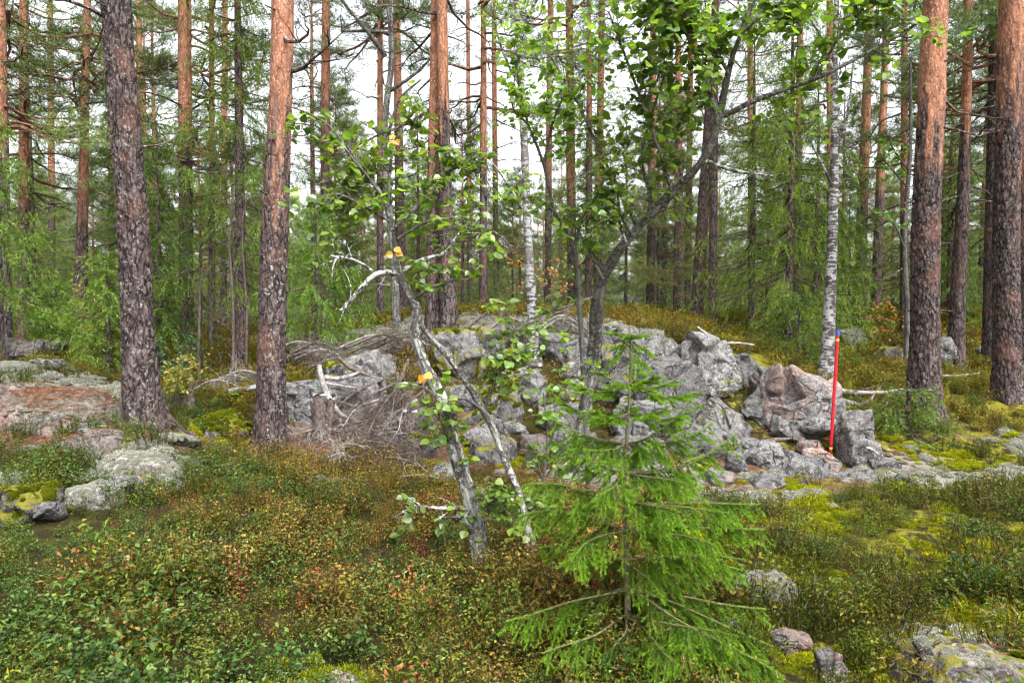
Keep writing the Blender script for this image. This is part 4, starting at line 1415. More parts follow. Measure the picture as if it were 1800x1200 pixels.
def side_twigs(P, n, lo, hi, rng, u0=0.15, up=0.1, spread=1.0, kink=0.0):
    """n thin twigs growing from the path P."""
    m = len(P)
    u = rng.uniform(u0, 1.0, n) * (m - 1)
    a = np.minimum(u.astype(int), m - 2)
    f = (u - a)[:, None]
    o = P[a] * (1 - f) + P[a + 1] * f
    t = unit(P[a + 1] - P[a])
    d = unit(t * 0.6 + unit(rng.normal(size=(n, 3))) * spread + np.array([0, 0, up]))
    L = rng.uniform(lo, hi, n)[:, None, None]
    s = np.linspace(0, 1, 5)[None, :, None]
    bend = rng.normal(size=(n, 1, 3)) * 0.18
    return o[:, None, :] + d[:, None, :] * s * L + bend * s ** 2 * L + np.array([0, 0, -0.12]) * s ** 2 * L + kink * L * s * rng.normal(size=(n, 5, 3))


def broadleaf(name, label, cat, stems, branches, seed, leaf=0.055, singles=300, mat=M_ASPEN, lichen=1.0, peel=0.0, group=None, yellow=(), relief=0.006, twig_mat=M_DARKTWIG, yfrac=0.004, foot=None, fade=0.0):
    """stems, branches: lists of (px, py, d, width_px) points; a branch also gives (twigs, lo, hi, leaves for each twig)."""
    rng = np.random.default_rng(seed)
    f = at(*stems[0][0][:3]) if foot is None else foot
    f = np.array(f)
    f[2] = min(f[2], gz(f[0], f[1])) - 0.08
    t = thing(name, label, cat, f, group)
    for k, st in enumerate(stems):
        P = np.array([at(*q[:3]) for q in st])
        P[0, 2] = min(P[0, 2], gz(P[0, 0], P[0, 1])) - 0.08
        R = np.array([q[3] * (.88 if mat is M_BIRCH else .78) / 2 * q[2] / FPX for q in st])
        mb, _ = trunk_mesh(P, R, seed + k, 28, 0.03, None, None, lichen, 0, 0.22, base=f)
        V = np.concatenate(mb.V)
        C = np.concatenate(mb.C)
        wob = relief * fbm(V * 30, 3, seed) + relief * 1.3 * fbm(V * 9, 2, seed + 1)
        ax = spline(P - f, 60)
        near = ax[np.argmin(((V[:, None, :] - ax[None]) ** 2).sum(-1), axis=1)] if len(V) < 60000 else V
        mb.V = [V + unit(V - near) * wob[:, None]]
        C[:, 1] = peel * sstep(0.0, 0.5, fbm(V * 2.0, 2, seed + 6) + (0.35 if peel > .5 else 0))
        C[:, 2] *= 1 - fade * sstep(1.2, 2.4, V[:, 2])
        mb.C = [C]
        link("trunk", mb.mesh("trunk", [mat]), t)
    LP, LT = [], []
    tw = MB()
    for br in branches:
        pts, (n, lo, hi, per) = br[0], br[1]
        dead = len(br) > 2 and br[2]
        P = spline(np.array([at(*q[:3]) for q in pts]), 14) - f
        P = P + 0.012 * np.stack([fbm(P * 9, 2, seed + 20), fbm(P * 9, 2, seed + 21), fbm(P * 9, 2, seed + 22)], 1)
        R = np.interp(np.linspace(0, 1, 14), np.linspace(0, 1, len(pts)), [q[3] / 2 * q[2] / FPX for q in pts])
        bm = MB()
        tubes(bm, P, R, 8, 0, (0.5, 0, 1.0 if dead else 0.45 * lichen))
        link("branch", bm.mesh("branch", [mat if (dead or R[0] > .012) else twig_mat]), t)
        if n:
            T = side_twigs(P, n, lo, hi, rng)
            T2 = side_twigs(T[:, 1:].reshape(-1, 3)[:0] if False else P, 0, lo, hi, rng)
            s = np.linspace(0, 1, 5)
            tubes(tw, T, np.tile((0.0042 if not dead else 0.006) * (1 - .75 * s), (n, 1)), 4, 1 if dead else 0, (0.5, 0, 1.0))
            # finer shoots
            Tm = np.concatenate([side_twigs(q, 3, lo * .35, hi * .45, rng, 0.3) for q in T])
            tubes(tw, Tm, np.tile(0.0025 * (1 - .7 * s), (len(Tm), 1)), 3, 1 if dead else 0, (0.5, 0, 1.0))
            if per:
                allt = np.concatenate([T, Tm])
                for q in allt:
                    m = max(1, int(per * rng.uniform(.5, 1.5) * (1.0 if q is not None else 1)))
                    u = rng.uniform(0.3, 1.0, m) * 4
                    a = np.minimum(u.astype(int), 3)
                    fr = (u - a)[:, None]
                    LP.append(q[a] * (1 - fr) + q[a + 1] * fr)
    if tw.n:
        o = link("twigs", tw.mesh("twigs", [twig_mat, M_ASPEN]), t)
        o["kind"] = "stuff"
    if LP:
        LP = np.concatenate(LP)
        n = len(LP)
        x, d, z = frames(n, rng)
        L = leaf * rng.uniform(0.7, 1.25, n)
        LP = LP + d * 0.35 * L[:, None]
        ci = rng.integers(0, len(LEAF_COLS), n)
        order = np.argsort(-L / np.linalg.norm(LP + f - CAM, axis=1))
        inv = np.zeros(n, bool)
        W = LP + f
        upx = 900 + FPX * W[:, 0] / W[:, 1]
        vpy = 560 - FPX * (W[:, 2] - 1.65) / W[:, 1]
        vis = (upx > -20) & (upx < 1820) & (vpy > -20) & (vpy < 1220)
        order = order[np.argsort(~vis[order], kind='stable')]
        one = order[:singles]
        rest = order[singles:]
        for k in one:
            me = YELLOW_ME if rng.random() < yfrac else LEAF_ME[ci[k]]
            o = bpy.data.objects.new("leaf", me)
            M = np.eye(4)
            M[:3, 0], M[:3, 1], M[:3, 2], M[:3, 3] = x[k] * L[k], d[k] * L[k], z[k] * L[k], LP[k]
            o.parent = t
            o.matrix_local = Matrix(M.tolist())
            scene.collection.objects.link(o)
        if len(rest):
            k = rest
            V = LP[k][:, None, :] + (LV[None, :, 0:1] * x[k][:, None, :] + LV[None, :, 1:2] * d[k][:, None, :] + LV[None, :, 2:3] * z[k][:, None, :]) * L[k][:, None, None]
            F = (LF[None] + (np.arange(len(k)) * len(LV))[:, None, None]).reshape(-1, 3)
            c = np.repeat(np.array(LEAF_COLS)[ci[k]], len(LV), axis=0)
            o = link("foliage", MB().add(V.reshape(-1, 3), tris=F, col=c).mesh("foliage", [M_LEAF], False), t)
            o["kind"] = "stuff"
    for (px, py, dd, size) in yellow:
        p = at(px, py, dd) - f
        for _ in range(3):
            x, d, z = frames(1, rng, 1.0)
            d = unit(np.array([[rng.normal(), -.3, -.6 + rng.normal() * .5]]))
            z = unit(np.array([[rng.normal() * .4, -1, .3]]))
            x = unit(np.cross(d, z))
            z = np.cross(x, d)
            M = np.eye(4)
            M[:3, 0], M[:3, 1], M[:3, 2], M[:3, 3] = x[0] * size, d[0] * size, z[0] * size, p + rng.normal(size=3) * size * .35
            o = bpy.data.objects.new("leaf", YELLOW_ME)
            o.parent = t
            o.matrix_local = Matrix(M.tolist())
            o["label"] = "bright yellow leaf"
            scene.collection.objects.link(o)
    TREE_FEET.append((f[0], f[1], 0.05))
    return t


D1 = 4.7
broadleaf("aspen_tree", "lichen-crusted aspen with two crossing stems rising from the bilberry", "tree",
          [[(850, 992, 4.6, 44), (828, 885, 4.6, 36), (802, 800, 4.6, 30), (776, 700, 4.65, 28), (747, 642, 4.68, 24), (730, 590, 4.7, 21), (733, 550, 4.7, 20), (716, 510, 4.7, 20), (700, 478, 4.7, 15), (690, 400, 4.7, 8), (672, 345, 4.7, 6)],
           [(944, 1002, 4.7, 20), (917, 885, 4.75, 17), (882, 795, 4.8, 15), (850, 722, 4.8, 14), (797, 640, 4.8, 13), (750, 585, 4.75, 12), (726, 548, 4.72, 11)]],
          [([(702, 480, 4.7, 12), (665, 480, 4.65, 10), (635, 505, 4.6, 8), (600, 545, 4.55, 5)], (9, .08, .25, 0), True),
           ([(705, 478, 4.7, 10), (740, 458, 4.7, 8), (780, 442, 4.7, 6), (815, 400, 4.7, 4)], (9, .08, .28, 2), True),
           ([(660, 480, 4.65, 6), (620, 455, 4.6, 5), (580, 450, 4.5, 3)], (6, .08, .22, 0), True),
           ([(692, 405, 4.7, 9), (672, 345, 4.7, 7), (640, 300, 4.7, 6), (610, 255, 4.7, 3)], (12, .12, .38, 3)),
           ([(690, 400, 4.7, 7), (685, 330, 4.75, 6), (690, 270, 4.8, 5), (720, 200, 4.9, 3)], (24, .12, .45, 4)),
           ([(672, 345, 4.7, 5), (630, 290, 4.6, 4), (570, 215, 4.55, 4), (500, 185, 4.5, 2)], (10, .08, .25, 3)),
           ([(690, 390, 4.7, 5), (640, 365, 4.6, 4), (590, 340, 4.55, 3), (555, 380, 4.5, 2)], (17, .10, .35, 4)),
           ([(695, 400, 4.7, 6), (740, 360, 4.8, 5), (790, 300, 4.85, 4), (830, 290, 4.9, 2)], (20, .12, .4, 4)),
           ([(700, 420, 4.7, 6), (750, 390, 4.7, 5), (800, 385, 4.7, 4), (845, 400, 4.7, 2)], (9, .10, .30, 3)),
           ([(722, 530, 4.7, 5), (770, 500, 4.65, 4), (825, 490, 4.6, 2)], (5, .06, .2, 3)),
           ([(800, 800, 4.6, 6), (775, 735, 4.5, 5), (760, 690, 4.45, 4), (680, 670, 4.4, 2)], (8, .08, .26, 3)),
           ([(850, 720, 4.8, 6), (880, 650, 4.75, 5), (900, 590, 4.7, 4), (950, 560, 4.7, 2)], (17, .10, .35, 4)),
           ([(820, 850, 4.6, 7), (850, 870, 4.5, 6), (855, 930, 4.5, 5)], (8, .08, .25, 2)),
           ([(830, 892, 4.6, 9), (780, 893, 4.5, 7), (730, 892, 4.4, 5), (690, 910, 4.35, 3)], (7, .05, .18, 1), True),
           ([(838, 935, 4.6, 8), (810, 912, 4.5, 6), (770, 908, 4.45, 4)], (5, .05, .15, 1), True),
           ([(795, 780, 4.62, 9), (790, 720, 4.6, 8), (800, 760, 4.55, 7), (830, 850, 4.5, 5)], (4, .05, .15, 2)),
           ([(850, 722, 4.8, 7), (815, 700, 4.7, 5), (790, 715, 4.65, 4), (770, 790, 4.6, 3)], (6, .06, .2, 3)),
           ([(860, 900, 4.6, 5), (880, 850, 4.55, 4), (890, 900, 4.5, 3)], (8, .08, .25, 4))],
          401, leaf=0.056, lichen=.9, yellow=((740, 660, 4.4, .062), (696, 440, 4.6, .055), (694, 248, 4.7, .05)))

broadleaf("aspen_tree", "big aspen leaning over the outcrop with a wide leafy crown", "tree",
          [[(1010, 868, 7.5, 33), (1030, 705, 7.2, 30), (1046, 600, 7.0, 30), (1052, 520, 6.8, 27), (1075, 460, 6.6, 22), (1122, 398, 6.4, 20), (1182, 338, 6.2, 18), (1236, 280, 6.0, 16),
            (1262, 212, 5.9, 17), (1282, 120, 5.8, 13), (1302, 60, 5.7, 11), (1335, -30, 5.6, 9), (1375, -150, 5.5, 5)]],
          [([(1265, 207, 5.9, 10), (1340, 170, 5.8, 9), (1430, 140, 5.7, 8), (1520, 95, 5.6, 6), (1600, 55, 5.5, 3)], (30, .12, .55, 3)),
           ([(1430, 140, 5.7, 6), (1480, 60, 5.6, 4), (1560, -30, 5.5, 2)], (26, .12, .45, 4)),
           ([(1235, 282, 6.0, 8), (1290, 300, 5.9, 6), (1360, 310, 5.8, 3)], (6, .1, .35, 0), True),
           ([(1182, 338, 6.2, 8), (1150, 240, 6.0, 6), (1110, 130, 5.8, 5), (1070, 20, 5.6, 3)], (40, .16, .65, 3)),
           ([(1122, 400, 6.4, 8), (1070, 300, 6.2, 6), (1020, 190, 6.0, 5), (960, 90, 5.8, 3)], (40, .16, .65, 3)),
           ([(1262, 220, 5.9, 9), (1235, 120, 5.7, 6), (1190, 30, 5.5, 4), (1160, -60, 5.4, 2)], (52, .14, .55, 4)),
           ([(1280, 130, 5.8, 7), (1240, 60, 5.7, 5), (1180, 0, 5.6, 3)], (40, .14, .5, 4)),
           ([(1300, 60, 5.7, 7), (1350, 20, 5.6, 5), (1420, -30, 5.5, 3)], (30, .12, .45, 4)),
           ([(1200, 320, 6.1, 6), (1190, 250, 6.0, 5), (1210, 170, 5.9, 3)], (14, .12, .4, 3)),
           ([(1110, 412, 6.4, 6), (1090, 370, 6.2, 5), (1080, 300, 6.0, 3)], (14, .12, .4, 3)),
           ([(1060, 490, 6.6, 5), (1030, 430, 6.4, 4), (1000, 380, 6.3, 2)], (8, .1, .3, 3)),
           ([(1150, 370, 6.3, 6), (1130, 270, 6.1, 5), (1170, 120, 5.9, 3)], (20, .14, .55, 3)),
           ([(1052, 520, 6.8, 6), (990, 540, 6.6, 4), (930, 560, 6.4, 3)], (7, .1, .3, 2)),
           ([(1100, 425, 6.4, 6), (1075, 360, 6.2, 5), (1050, 390, 6.1, 3)], (6, .1, .3, 2), True)],
          402, leaf=0.066, yellow=((1215, 78, 5.6, .05),), peel=0.0, relief=.008, lichen=1.0, fade=.6)

broadleaf("aspen_sapling", "thin dark aspen sapling with a zigzag stem left of the leaning aspen", "sapling",
          [[(1036, 770, 6.5, 10), (1022, 600, 6.4, 11), (1010, 440, 6.3, 10), (975, 372, 6.2, 8), (956, 290, 6.1, 7), (925, 205, 6.0, 5), (905, 110, 5.9, 3)]],
          [([(1010, 440, 6.3, 5), (1025, 380, 6.2, 4), (1060, 330, 6.1, 2)], (9, .1, .32, 3)),
           ([(975, 372, 6.2, 5), (935, 345, 6.1, 4), (900, 360, 6.0, 2)], (10, .1, .32, 3)),
           ([(956, 290, 6.1, 5), (970, 220, 6.0, 4), (1000, 150, 5.9, 2)], (12, .1, .35, 4)),
           ([(930, 220, 6.0, 4), (900, 180, 5.9, 3), (920, 60, 5.9, 2)], (16, .1, .35, 4)),
           ([(1022, 590, 6.4, 5), (980, 600, 6.3, 4), (940, 590, 6.2, 2)], (8, .1, .3, 3)),
           ([(1024, 640, 6.4, 5), (1000, 660, 6.3, 3), (960, 640, 6.2, 2)], (6, .1, .3, 3))],
          403, leaf=0.058, singles=160, lichen=.2)

broadleaf("aspen_sapling", "knee-high aspen sapling with drooping leaves between the thin stem and the spruce", "sapling",
          [[(962, 930, 5.3, 7), (956, 850, 5.3, 6), (962, 760, 5.3, 5), (955, 690, 5.3, 3)]],
          [([(957, 860, 5.3, 4), (940, 800, 5.3, 3), (925, 770, 5.3, 2)], (6, .06, .18, 2)),
           ([(958, 840, 5.3, 4), (985, 800, 5.3, 3), (1000, 820, 5.3, 2)], (6, .06, .18, 2)),
           ([(962, 760, 5.3, 4), (975, 720, 5.3, 3), (985, 690, 5.3, 2)], (6, .06, .18, 2)),
           ([(958, 900, 5.3, 4), (930, 880, 5.2, 3), (905, 880, 5.2, 2)], (9, .06, .2, 3))],
          404, leaf=0.055, singles=140, lichen=.2)

broadleaf("birch_tree", "white-barked birch growing out of the stone heap", "tree",
          [[(938, 622, 9.9, 34), (936, 560, 9.9, 22), (928, 420, 9.9, 17), (922, 260, 9.9, 15), (914, 100, 9.9, 12), (906, -60, 9.9, 10), (900, -500, 9.9, 6)]],
          [([(922, 260, 9.9, 6), (960, 180, 9.8, 4), (985, 60, 9.7, 2)], (14, .15, .5, 3)),
           ([(918, 160, 9.9, 6), (880, 80, 9.8, 4), (860, -20, 9.7, 2)], (16, .15, .5, 3)),
           ([(926, 380, 9.9, 5), (890, 320, 9.8, 3), (860, 280, 9.8, 2)], (9, .12, .45, 3)),
           ([(934, 540, 9.9, 5), (960, 500, 9.8, 3), (985, 460, 9.7, 2)], (6, .1, .4, 1)),
           ([(912, 60, 9.9, 6), (950, -10, 9.8, 4), (1000, -80, 9.7, 2)], (12, .15, .5, 3))],
          405, leaf=0.05, singles=0, mat=M_BIRCH, lichen=.3, peel=.5)
broadleaf("birch_tree", "slim white birch standing close behind the red pole", "tree",
          [[(1450, 676, 10.6, 38), (1456, 590, 10.6, 24), (1463, 420, 10.6, 19), (1467, 260, 10.6, 15), (1467, 120, 10.6, 12), (1472, -60, 10.6, 9), (1476, -400, 10.6, 5)]],
          [([(1466, 330, 10.6, 5), (1440, 280, 10.5, 4), (1420, 240, 10.4, 2)], (8, .15, .5, 1)),
           ([(1467, 290, 10.6, 6), (1490, 200, 10.5, 4), (1500, 100, 10.4, 2)], (9, .15, .5, 2)),
           ([(1467, 130, 10.6, 6), (1440, 60, 10.5, 4), (1400, 0, 10.4, 2)], (18, .15, .5, 3)),
           ([(1470, 60, 10.6, 6), (1510, 0, 10.5, 4), (1540, -40, 10.4, 2)], (18, .15, .5, 3))],
          406, leaf=0.05, singles=0, mat=M_BIRCH, lichen=.3, peel=.15)
broadleaf("birch_tree", "dark lichened birch stem with bare crooked limbs left of the twin pines", "tree",
          [[(698, 585, 11.6, 20), (692, 450, 11.6, 16), (677, 300, 11.6, 15), (678, 200, 11.6, 14), (688, 100, 11.6, 13), (682, -60, 11.6, 11), (680, -400, 11.6, 7)]],
          [([(678, 100, 11.6, 9), (650, 60, 11.4, 7), (600, 0, 11.2, 5), (560, -60, 11, 3)], (12, .2, .8, 0)),
           ([(685, 60, 11.6, 8), (660, 55, 11.5, 6), (600, 55, 11.3, 4)], (10, .2, .7, 0)),
           ([(686, 160, 11.6, 8), (730, 130, 11.5, 5), (760, 100, 11.4, 3)], (10, .2, .7, 0)),
           ([(678, 260, 11.6, 6), (700, 180, 11.5, 5), (740, 140, 11.4, 3)], (8, .2, .7, 1))],
          407, leaf=0.05, singles=0, mat=M_ASPEN, lichen=.7)
broadleaf("rowan_tree", "slim pale stem with orange autumn leaves on the slope behind the thick pine", "tree",
          [[(1592, 660, 13.5, 13), (1595, 560, 13.5, 12), (1590, 420, 13.5, 10), (1600, 260, 13.5, 8), (1600, 100, 13.5, 6)]],
          [([(1596, 330, 13.5, 4), (1570, 300, 13.4, 3), (1545, 270, 13.3, 2)], (8, .15, .45, 5)),
           ([(1598, 300, 13.5, 4), (1575, 270, 13.4, 3), (1560, 240, 13.3, 2)], (8, .15, .45, 5)),
           ([(1592, 440, 13.5, 4), (1575, 400, 13.4, 3), (1560, 380, 13.3, 2)], (6, .15, .45, 3))],
          408, leaf=0.07, singles=0, mat=M_ASPEN, lichen=.3)

# ------------------------------------------------------------------ the spruce sapling in front
def fine_spruce(name, label, base, tip, whorls, seed, needle=0.0135, nw=0.0026, group=None):
    rng = np.random.default_rng(seed)
    base = np.array(base, float)
    tip = np.array(tip, float)
    t = thing(name, label, "sapling", base)
    s = np.linspace(0, 1, 24)
    ax = np.outer(1 - s, base) + np.outer(s, tip) + np.outer(0.012 * np.sin(s * 9), [1, .4, 0])
    sm = MB()
    tubes(sm, ax - base, 0.019 * (1 - .82 * s), 10, 0)
    link("trunk", sm.mesh("trunk", [M_STEM]), t)

    def clothe(mb, P, col_a, col_b, dens, nl, up=0.25, gap=0.0):
        """needles all along the path P (n,3)"""
        seg = np.linalg.norm(np.diff(P, axis=0), axis=1)
        L = seg.sum()
        k = int(L * dens)
        if k < 2:
            return
        u = rng.uniform(gap, 1, k) * (len(P) - 1)
        a = np.minimum(u.astype(int), len(P) - 2)
        f = (u - a)[:, None]
        o = P[a] * (1 - f) + P[a + 1] * f
        tg = unit(P[a + 1] - P[a])
        r = unit(np.cross(tg, unit(rng.normal(size=(k, 3)))))
        r[:, 2] += up
        d = unit(tg * 1.0 + r * 0.75)
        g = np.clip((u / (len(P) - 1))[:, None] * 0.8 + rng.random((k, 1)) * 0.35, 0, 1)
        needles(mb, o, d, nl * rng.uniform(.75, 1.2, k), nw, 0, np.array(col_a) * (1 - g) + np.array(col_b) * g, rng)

    for wi, (py0, ends) in enumerate(whorls):
        for e in ends:
            epx, epy, dd, lift, dens = e
            z0 = at(1100, py0, base[1])[2]
            k = np.argmin(np.abs(ax[:, 2] - z0))
            o = ax[k]
            end = at(epx, epy, base[1] + dd)
            v = end - o
            L = np.linalg.norm(v)
            q = np.linspace(0, 1, 9)
            hor = unit(np.array([-v[1], v[0], 0])[None])[0]
            P = o + np.outer(q, v) + np.outer(-lift * L * q * (1 - q) * 1.6, [0, 0, 1]) + np.outer(0.03 * L * np.sin(q * 6 + epx), hor)
            P = P - base
            mb = MB()
            tubes(mb, P, (0.0028 + 0.006 * L) * (1 - .8 * q), 6, 1)
            young = wi < 3
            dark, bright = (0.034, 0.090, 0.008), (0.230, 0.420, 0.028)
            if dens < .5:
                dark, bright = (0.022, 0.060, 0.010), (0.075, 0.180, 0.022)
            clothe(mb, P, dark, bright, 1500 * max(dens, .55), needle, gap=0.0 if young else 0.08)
            n = int((7 + L * 46) * dens)
            for j in range(n):
                w = rng.uniform(0.10, 0.98)
                kk = w * 8
                a = int(min(kk, 7))
                b0 = P[a] * (1 - (kk - a)) + P[a + 1] * (kk - a)
                tg = unit(P[a + 1] - P[a])
                sg = 1 if j % 2 else -1
                hang = 0.12 if young else rng.uniform(0.1, 1.5)
                d = unit(tg * rng.uniform(.6, 1.0) + hor * sg * rng.uniform(.35, .95) + np.array([0, 0, -hang]))
                l = min(0.22, (0.05 + 0.30 * L * (1.05 - w) * min(1, .35 + 2.2 * w)) * rng.uniform(.6, 1.2)) if not young else 0.05 + 0.2 * L * (1.05 - w)
                m = np.linspace(0, 1, 5)
                Q = b0 + np.outer(m * l, d) + np.outer(-0.35 * l * m ** 2 * (0.2 if young else 1), [0, 0, 1]) + np.outer(0.15 * l * m ** 2, tg)
                tubes(mb, Q, 0.0016 * (1 - .6 * m), 3, 1)
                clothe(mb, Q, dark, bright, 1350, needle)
                if l > 0.07:
                    for h in range(int(l / 0.030)):
                        w2 = rng.uniform(.2, .95)
                        b1 = b0 + d * l * w2 + np.array([0, 0, -0.35 * l * w2 ** 2 * (0.2 if young else 1)]) + 0.15 * l * w2 ** 2 * tg
                        sd2 = unit(np.cross(d, [0, 0, 1]))
                        d2 = unit(d + sd2 * (1 if h % 2 else -1) * .9 + np.array([0, 0, -0.35]))
                        l2 = l * 0.42 * (1.1 - w2) + .015
                        Q2 = b1 + np.outer(np.linspace(0, 1, 3) * l2, d2)
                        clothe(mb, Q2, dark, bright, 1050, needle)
            link("bough", mb.mesh("bough", [M_SAPLING, M_STEM], False), t)
    return t


SB = at(1098, 1172, 3.35)
SB[2] = gz(SB[0], SB[1]) - 0.03
fine_spruce("spruce_sapling", "bright green spruce sapling standing in the foreground", SB, at(1105, 572, 3.35), [
    (610, [(1080, 585, -.03, -.1, 1), (1128, 590, .02, -.1, 1), (1140, 618, -.03, 0, 1), (1085, 610, .05, 0, 1), (1112, 590, -.06, 0, 1), (1070, 640, .03, .1, .8), (1130, 640, -.08, .1, .8)]),
    (685, [(998, 668, -.05, .35, 1), (1222, 690, .02, .30, 1), (1060, 655, -.22, .2, .9), (1150, 660, -.20, .2, .9), (1120, 640, .2, .2, .8), (1180, 670, .15, .2, .8)]),
    (735, [(970, 690, .05, .40, .9), (1225, 715, -.1, .35, .9), (1040, 720, -.28, .2, .9), (1170, 720, -.25, .1, .9), (1110, 700, .25, .2, .7)]),
    (790, [(972, 738, -.05, .15, .9), (1250, 745, .0, .25, .9), (1215, 700, -.25, .3, .9), (1030, 790, -.35, .1, .9), (1140, 790, .35, 0, .7), (1000, 760, .25, .1, .7)]),
    (835, [(968, 772, .0, .15, 1), (1296, 762, .02, .28, .9), (1060, 870, -.4, 0, .9), (1210, 850, -.38, 0, .9), (1120, 800, .4, 0, .7), (1240, 800, .25, .1, .7)]),
    (880, [(930, 850, -.18, -.12, 1.1), (1190, 900, -.45, -.05, 1), (1330, 885, .05, .02, 1), (1010, 860, .35, 0, .8), (1230, 830, .35, 0, .8), (1280, 900, -.2, 0, 1)]),
    (930, [(912, 905, -.12, -.22, 1.25), (1000, 985, -.45, -.15, 1.1), (1345, 930, .1, -.05, 1.05), (1260, 960, -.40, -.1, 1), (985, 900, .3, 0, .9), (1220, 910, .4, 0, .9)]),
    (985, [(1310, 985, -.25, -.1, 1), (950, 960, .22, -.1, .9), (1300, 1000, .25, -.1, 1), (1060, 1010, .45, -.1, .6), (1160, 1040, -.3, 0, .5)]),
    (1035, [(888, 1088, -.22, .02, 1.2), (1372, 1192, -.62, -.02, 1.3), (1345, 1070, .12, 0, .9), (1370, 1140, -.1, -.05, 1), (1120, 1080, .5, 0, .5), (980, 1050, .35, 0, .5)]),
    (1090, [(1290, 1120, -.55, -.05, 1), (960, 1150, -.55, .0, .6), (1350, 1160, -.30, 0, .9), (1200, 1170, -.55, 0, .8), (1080, 1150, -.5, 0, .45)]),
], 601)

# ------------------------------------------------------------------ the red marker pole
PB, PT = at(1460, 796, 8.25), at(1473, 581, 8.25)
pole = thing("marker_pole", "leaning red marker pole with a blue top and yellow bands among the rubble", "pole", PB)


def pole_piece(name, u0, u1, r, m):
    s = np.linspace(u0, u1, 8)
    mb = MB()
    tubes(mb, np.outer(1 - s, PB * 0) + np.outer(s, PT - PB), np.full(8, r), 20, 0, cap=True)
    return link(name, mb.mesh(name, [m]), pole)


def paint(name, a, rough=0.45):
    m, nt, out = nodes(name)
    v = coords(nt)
    n = noise(nt, v, 22, 5, .7)
    principled(nt, out, mixc(nt, ramp(nt, n, .55, .75), a, tuple(0.55 * c + 0.03 for c in a)), rough, n, .1, .003, .35)
    return m


M_RED, M_BLUE, M_YEL, M_BLK = paint("red_paint", (0.50, 0.010, 0.020)), paint("blue_paint", (0.02, 0.10, 0.45)), paint("yellow_tape", (0.60, 0.46, 0.06)), paint("black_band", (0.03, 0.02, 0.02))
pole_piece("shaft", -0.06, 0.965, 0.019, M_RED)
pole_piece("top_cap", 0.965, 1.0, 0.022, M_BLUE)
pole_piece("band", 0.915, 0.935, 0.0203, M_YEL)
pole_piece("band", 0.03, 0.05, 0.0203, M_YEL)
pole_piece("band", 0.055, 0.066, 0.0202, M_BLK)
for u in (.16, .28, .40, .52, .64, .76, .86):
    pole_piece("ring", u, u + .004, 0.0194, M_BLK)


# ------------------------------------------------------------------ dead wood
def dead_branch_mesh(P, R, rng, n, lo, hi, fine=4, droop=0.0, seg=6):
    """Bare branch with side twigs and finer twigs, local coordinates."""
    mb = MB()
    tubes(mb, P, R, seg, 0, cap=True)
    if n:
        T = side_twigs(P, n, lo, hi, rng, 0.2, -droop, 0.9, .06)
        s = np.linspace(0, 1, 5)
        tubes(mb, T, np.tile(R.mean() * .30 * (1 - .75 * s), (n, 1)), 3, 0)
        if fine:
            Tm = np.concatenate([side_twigs(q, fine, lo * .3, hi * .45, rng, 0.15, -droop * .5, 1.0, .08) for q in T])
            tubes(mb, Tm, np.tile(0.0030 * (1 - .6 * s), (len(Tm), 1)), 3, 0)
    return mb


def dead_branch(name, label, pts, seed, n=8, lo=.1, hi=.4, fine=3, mat=None, cat="branch", droop=0.0):
    rng = np.random.default_rng(seed)
    b = at(*pts[0][:3])
    P = spline(np.array([at(*q[:3]) for q in pts]), 12) - b
    P = P + 0.015 * np.stack([fbm(P * 7 + seed, 2, 1), fbm(P * 7 + seed, 2, 2), fbm(P * 7 + seed, 2, 3)], 1)
    R = np.interp(np.linspace(0, 1, 12), np.linspace(0, 1, len(pts)), [q[3] / 2 * q[2] / FPX for q in pts])
    o = dead_branch_mesh(P, R, rng, n, lo, hi, fine, droop).build(name, mat or M_GREYWOOD)
    o.location = b
    return tag(o, label, cat)


dead_branch("fallen_branch", "forked bleached branch leaning on the mossy block beside the stump", [(560, 640, 8.75, 9), (570, 680, 8.7, 11), (585, 712, 8.65, 11), (600, 728, 8.6, 7), (612, 733, 8.6, 4)], 1, 4, .1, .25, 0)
dead_branch("fallen_branch", "white stick lying across the grey slab behind the forked branch", [(570, 664, 9.0, 9), (600, 664, 9.0, 8), (632, 655, 9.1, 5)], 2, 2, .1, .2, 0)
dead_branch("fallen_branch", "dark broken stick slanting above the white stick", [(596, 628, 9.2, 8), (620, 648, 9.15, 8), (650, 660, 9.1, 5)], 3, 3, .1, .2, 0, M_TWIG)
dead_branch("fallen_branch", "thin grey stick slanting across the slab by the brush heap", [(573, 672, 8.9, 5), (600, 678, 8.85, 4), (628, 682, 8.8, 3)], 4, 2, .1, .2, 0)
dead_branch("fallen_branch", "long grey fallen branch with forked twigs behind the red pole", [(1375, 648, 10.1, 6), (1420, 668, 9.9, 9), (1480, 688, 9.7, 10), (1540, 690, 9.5, 7), (1590, 684, 9.4, 3)], 5, 14, .2, .55, 2)
dead_branch("fallen_branch", "thick pale fallen limb under the long grey branch by the pole", [(1432, 686, 9.75, 13), (1475, 702, 9.6, 12), (1512, 712, 9.5, 9), (1532, 700, 9.4, 4)], 6, 5, .15, .35, 2)
dead_branch("fallen_branch", "thin white curved stick by the dark end block", [(1516, 786, 7.95, 5), (1530, 788, 7.9, 5), (1545, 798, 7.85, 4)], 7, 3, .1, .3, 0)
dead_branch("fallen_branch", "curved dry stick lying on the smooth mauve stone", [(1330, 876, 7.0, 4), (1350, 862, 7.0, 4), (1385, 850, 7.1, 3)], 8, 3, .05, .2, 0, M_TWIG)
dead_branch("fallen_branch", "bleached stick standing up at the end of the crag ridge", [(1262, 598, 10.4, 5), (1245, 588, 10.4, 5), (1226, 574, 10.4, 4)], 9, 0)
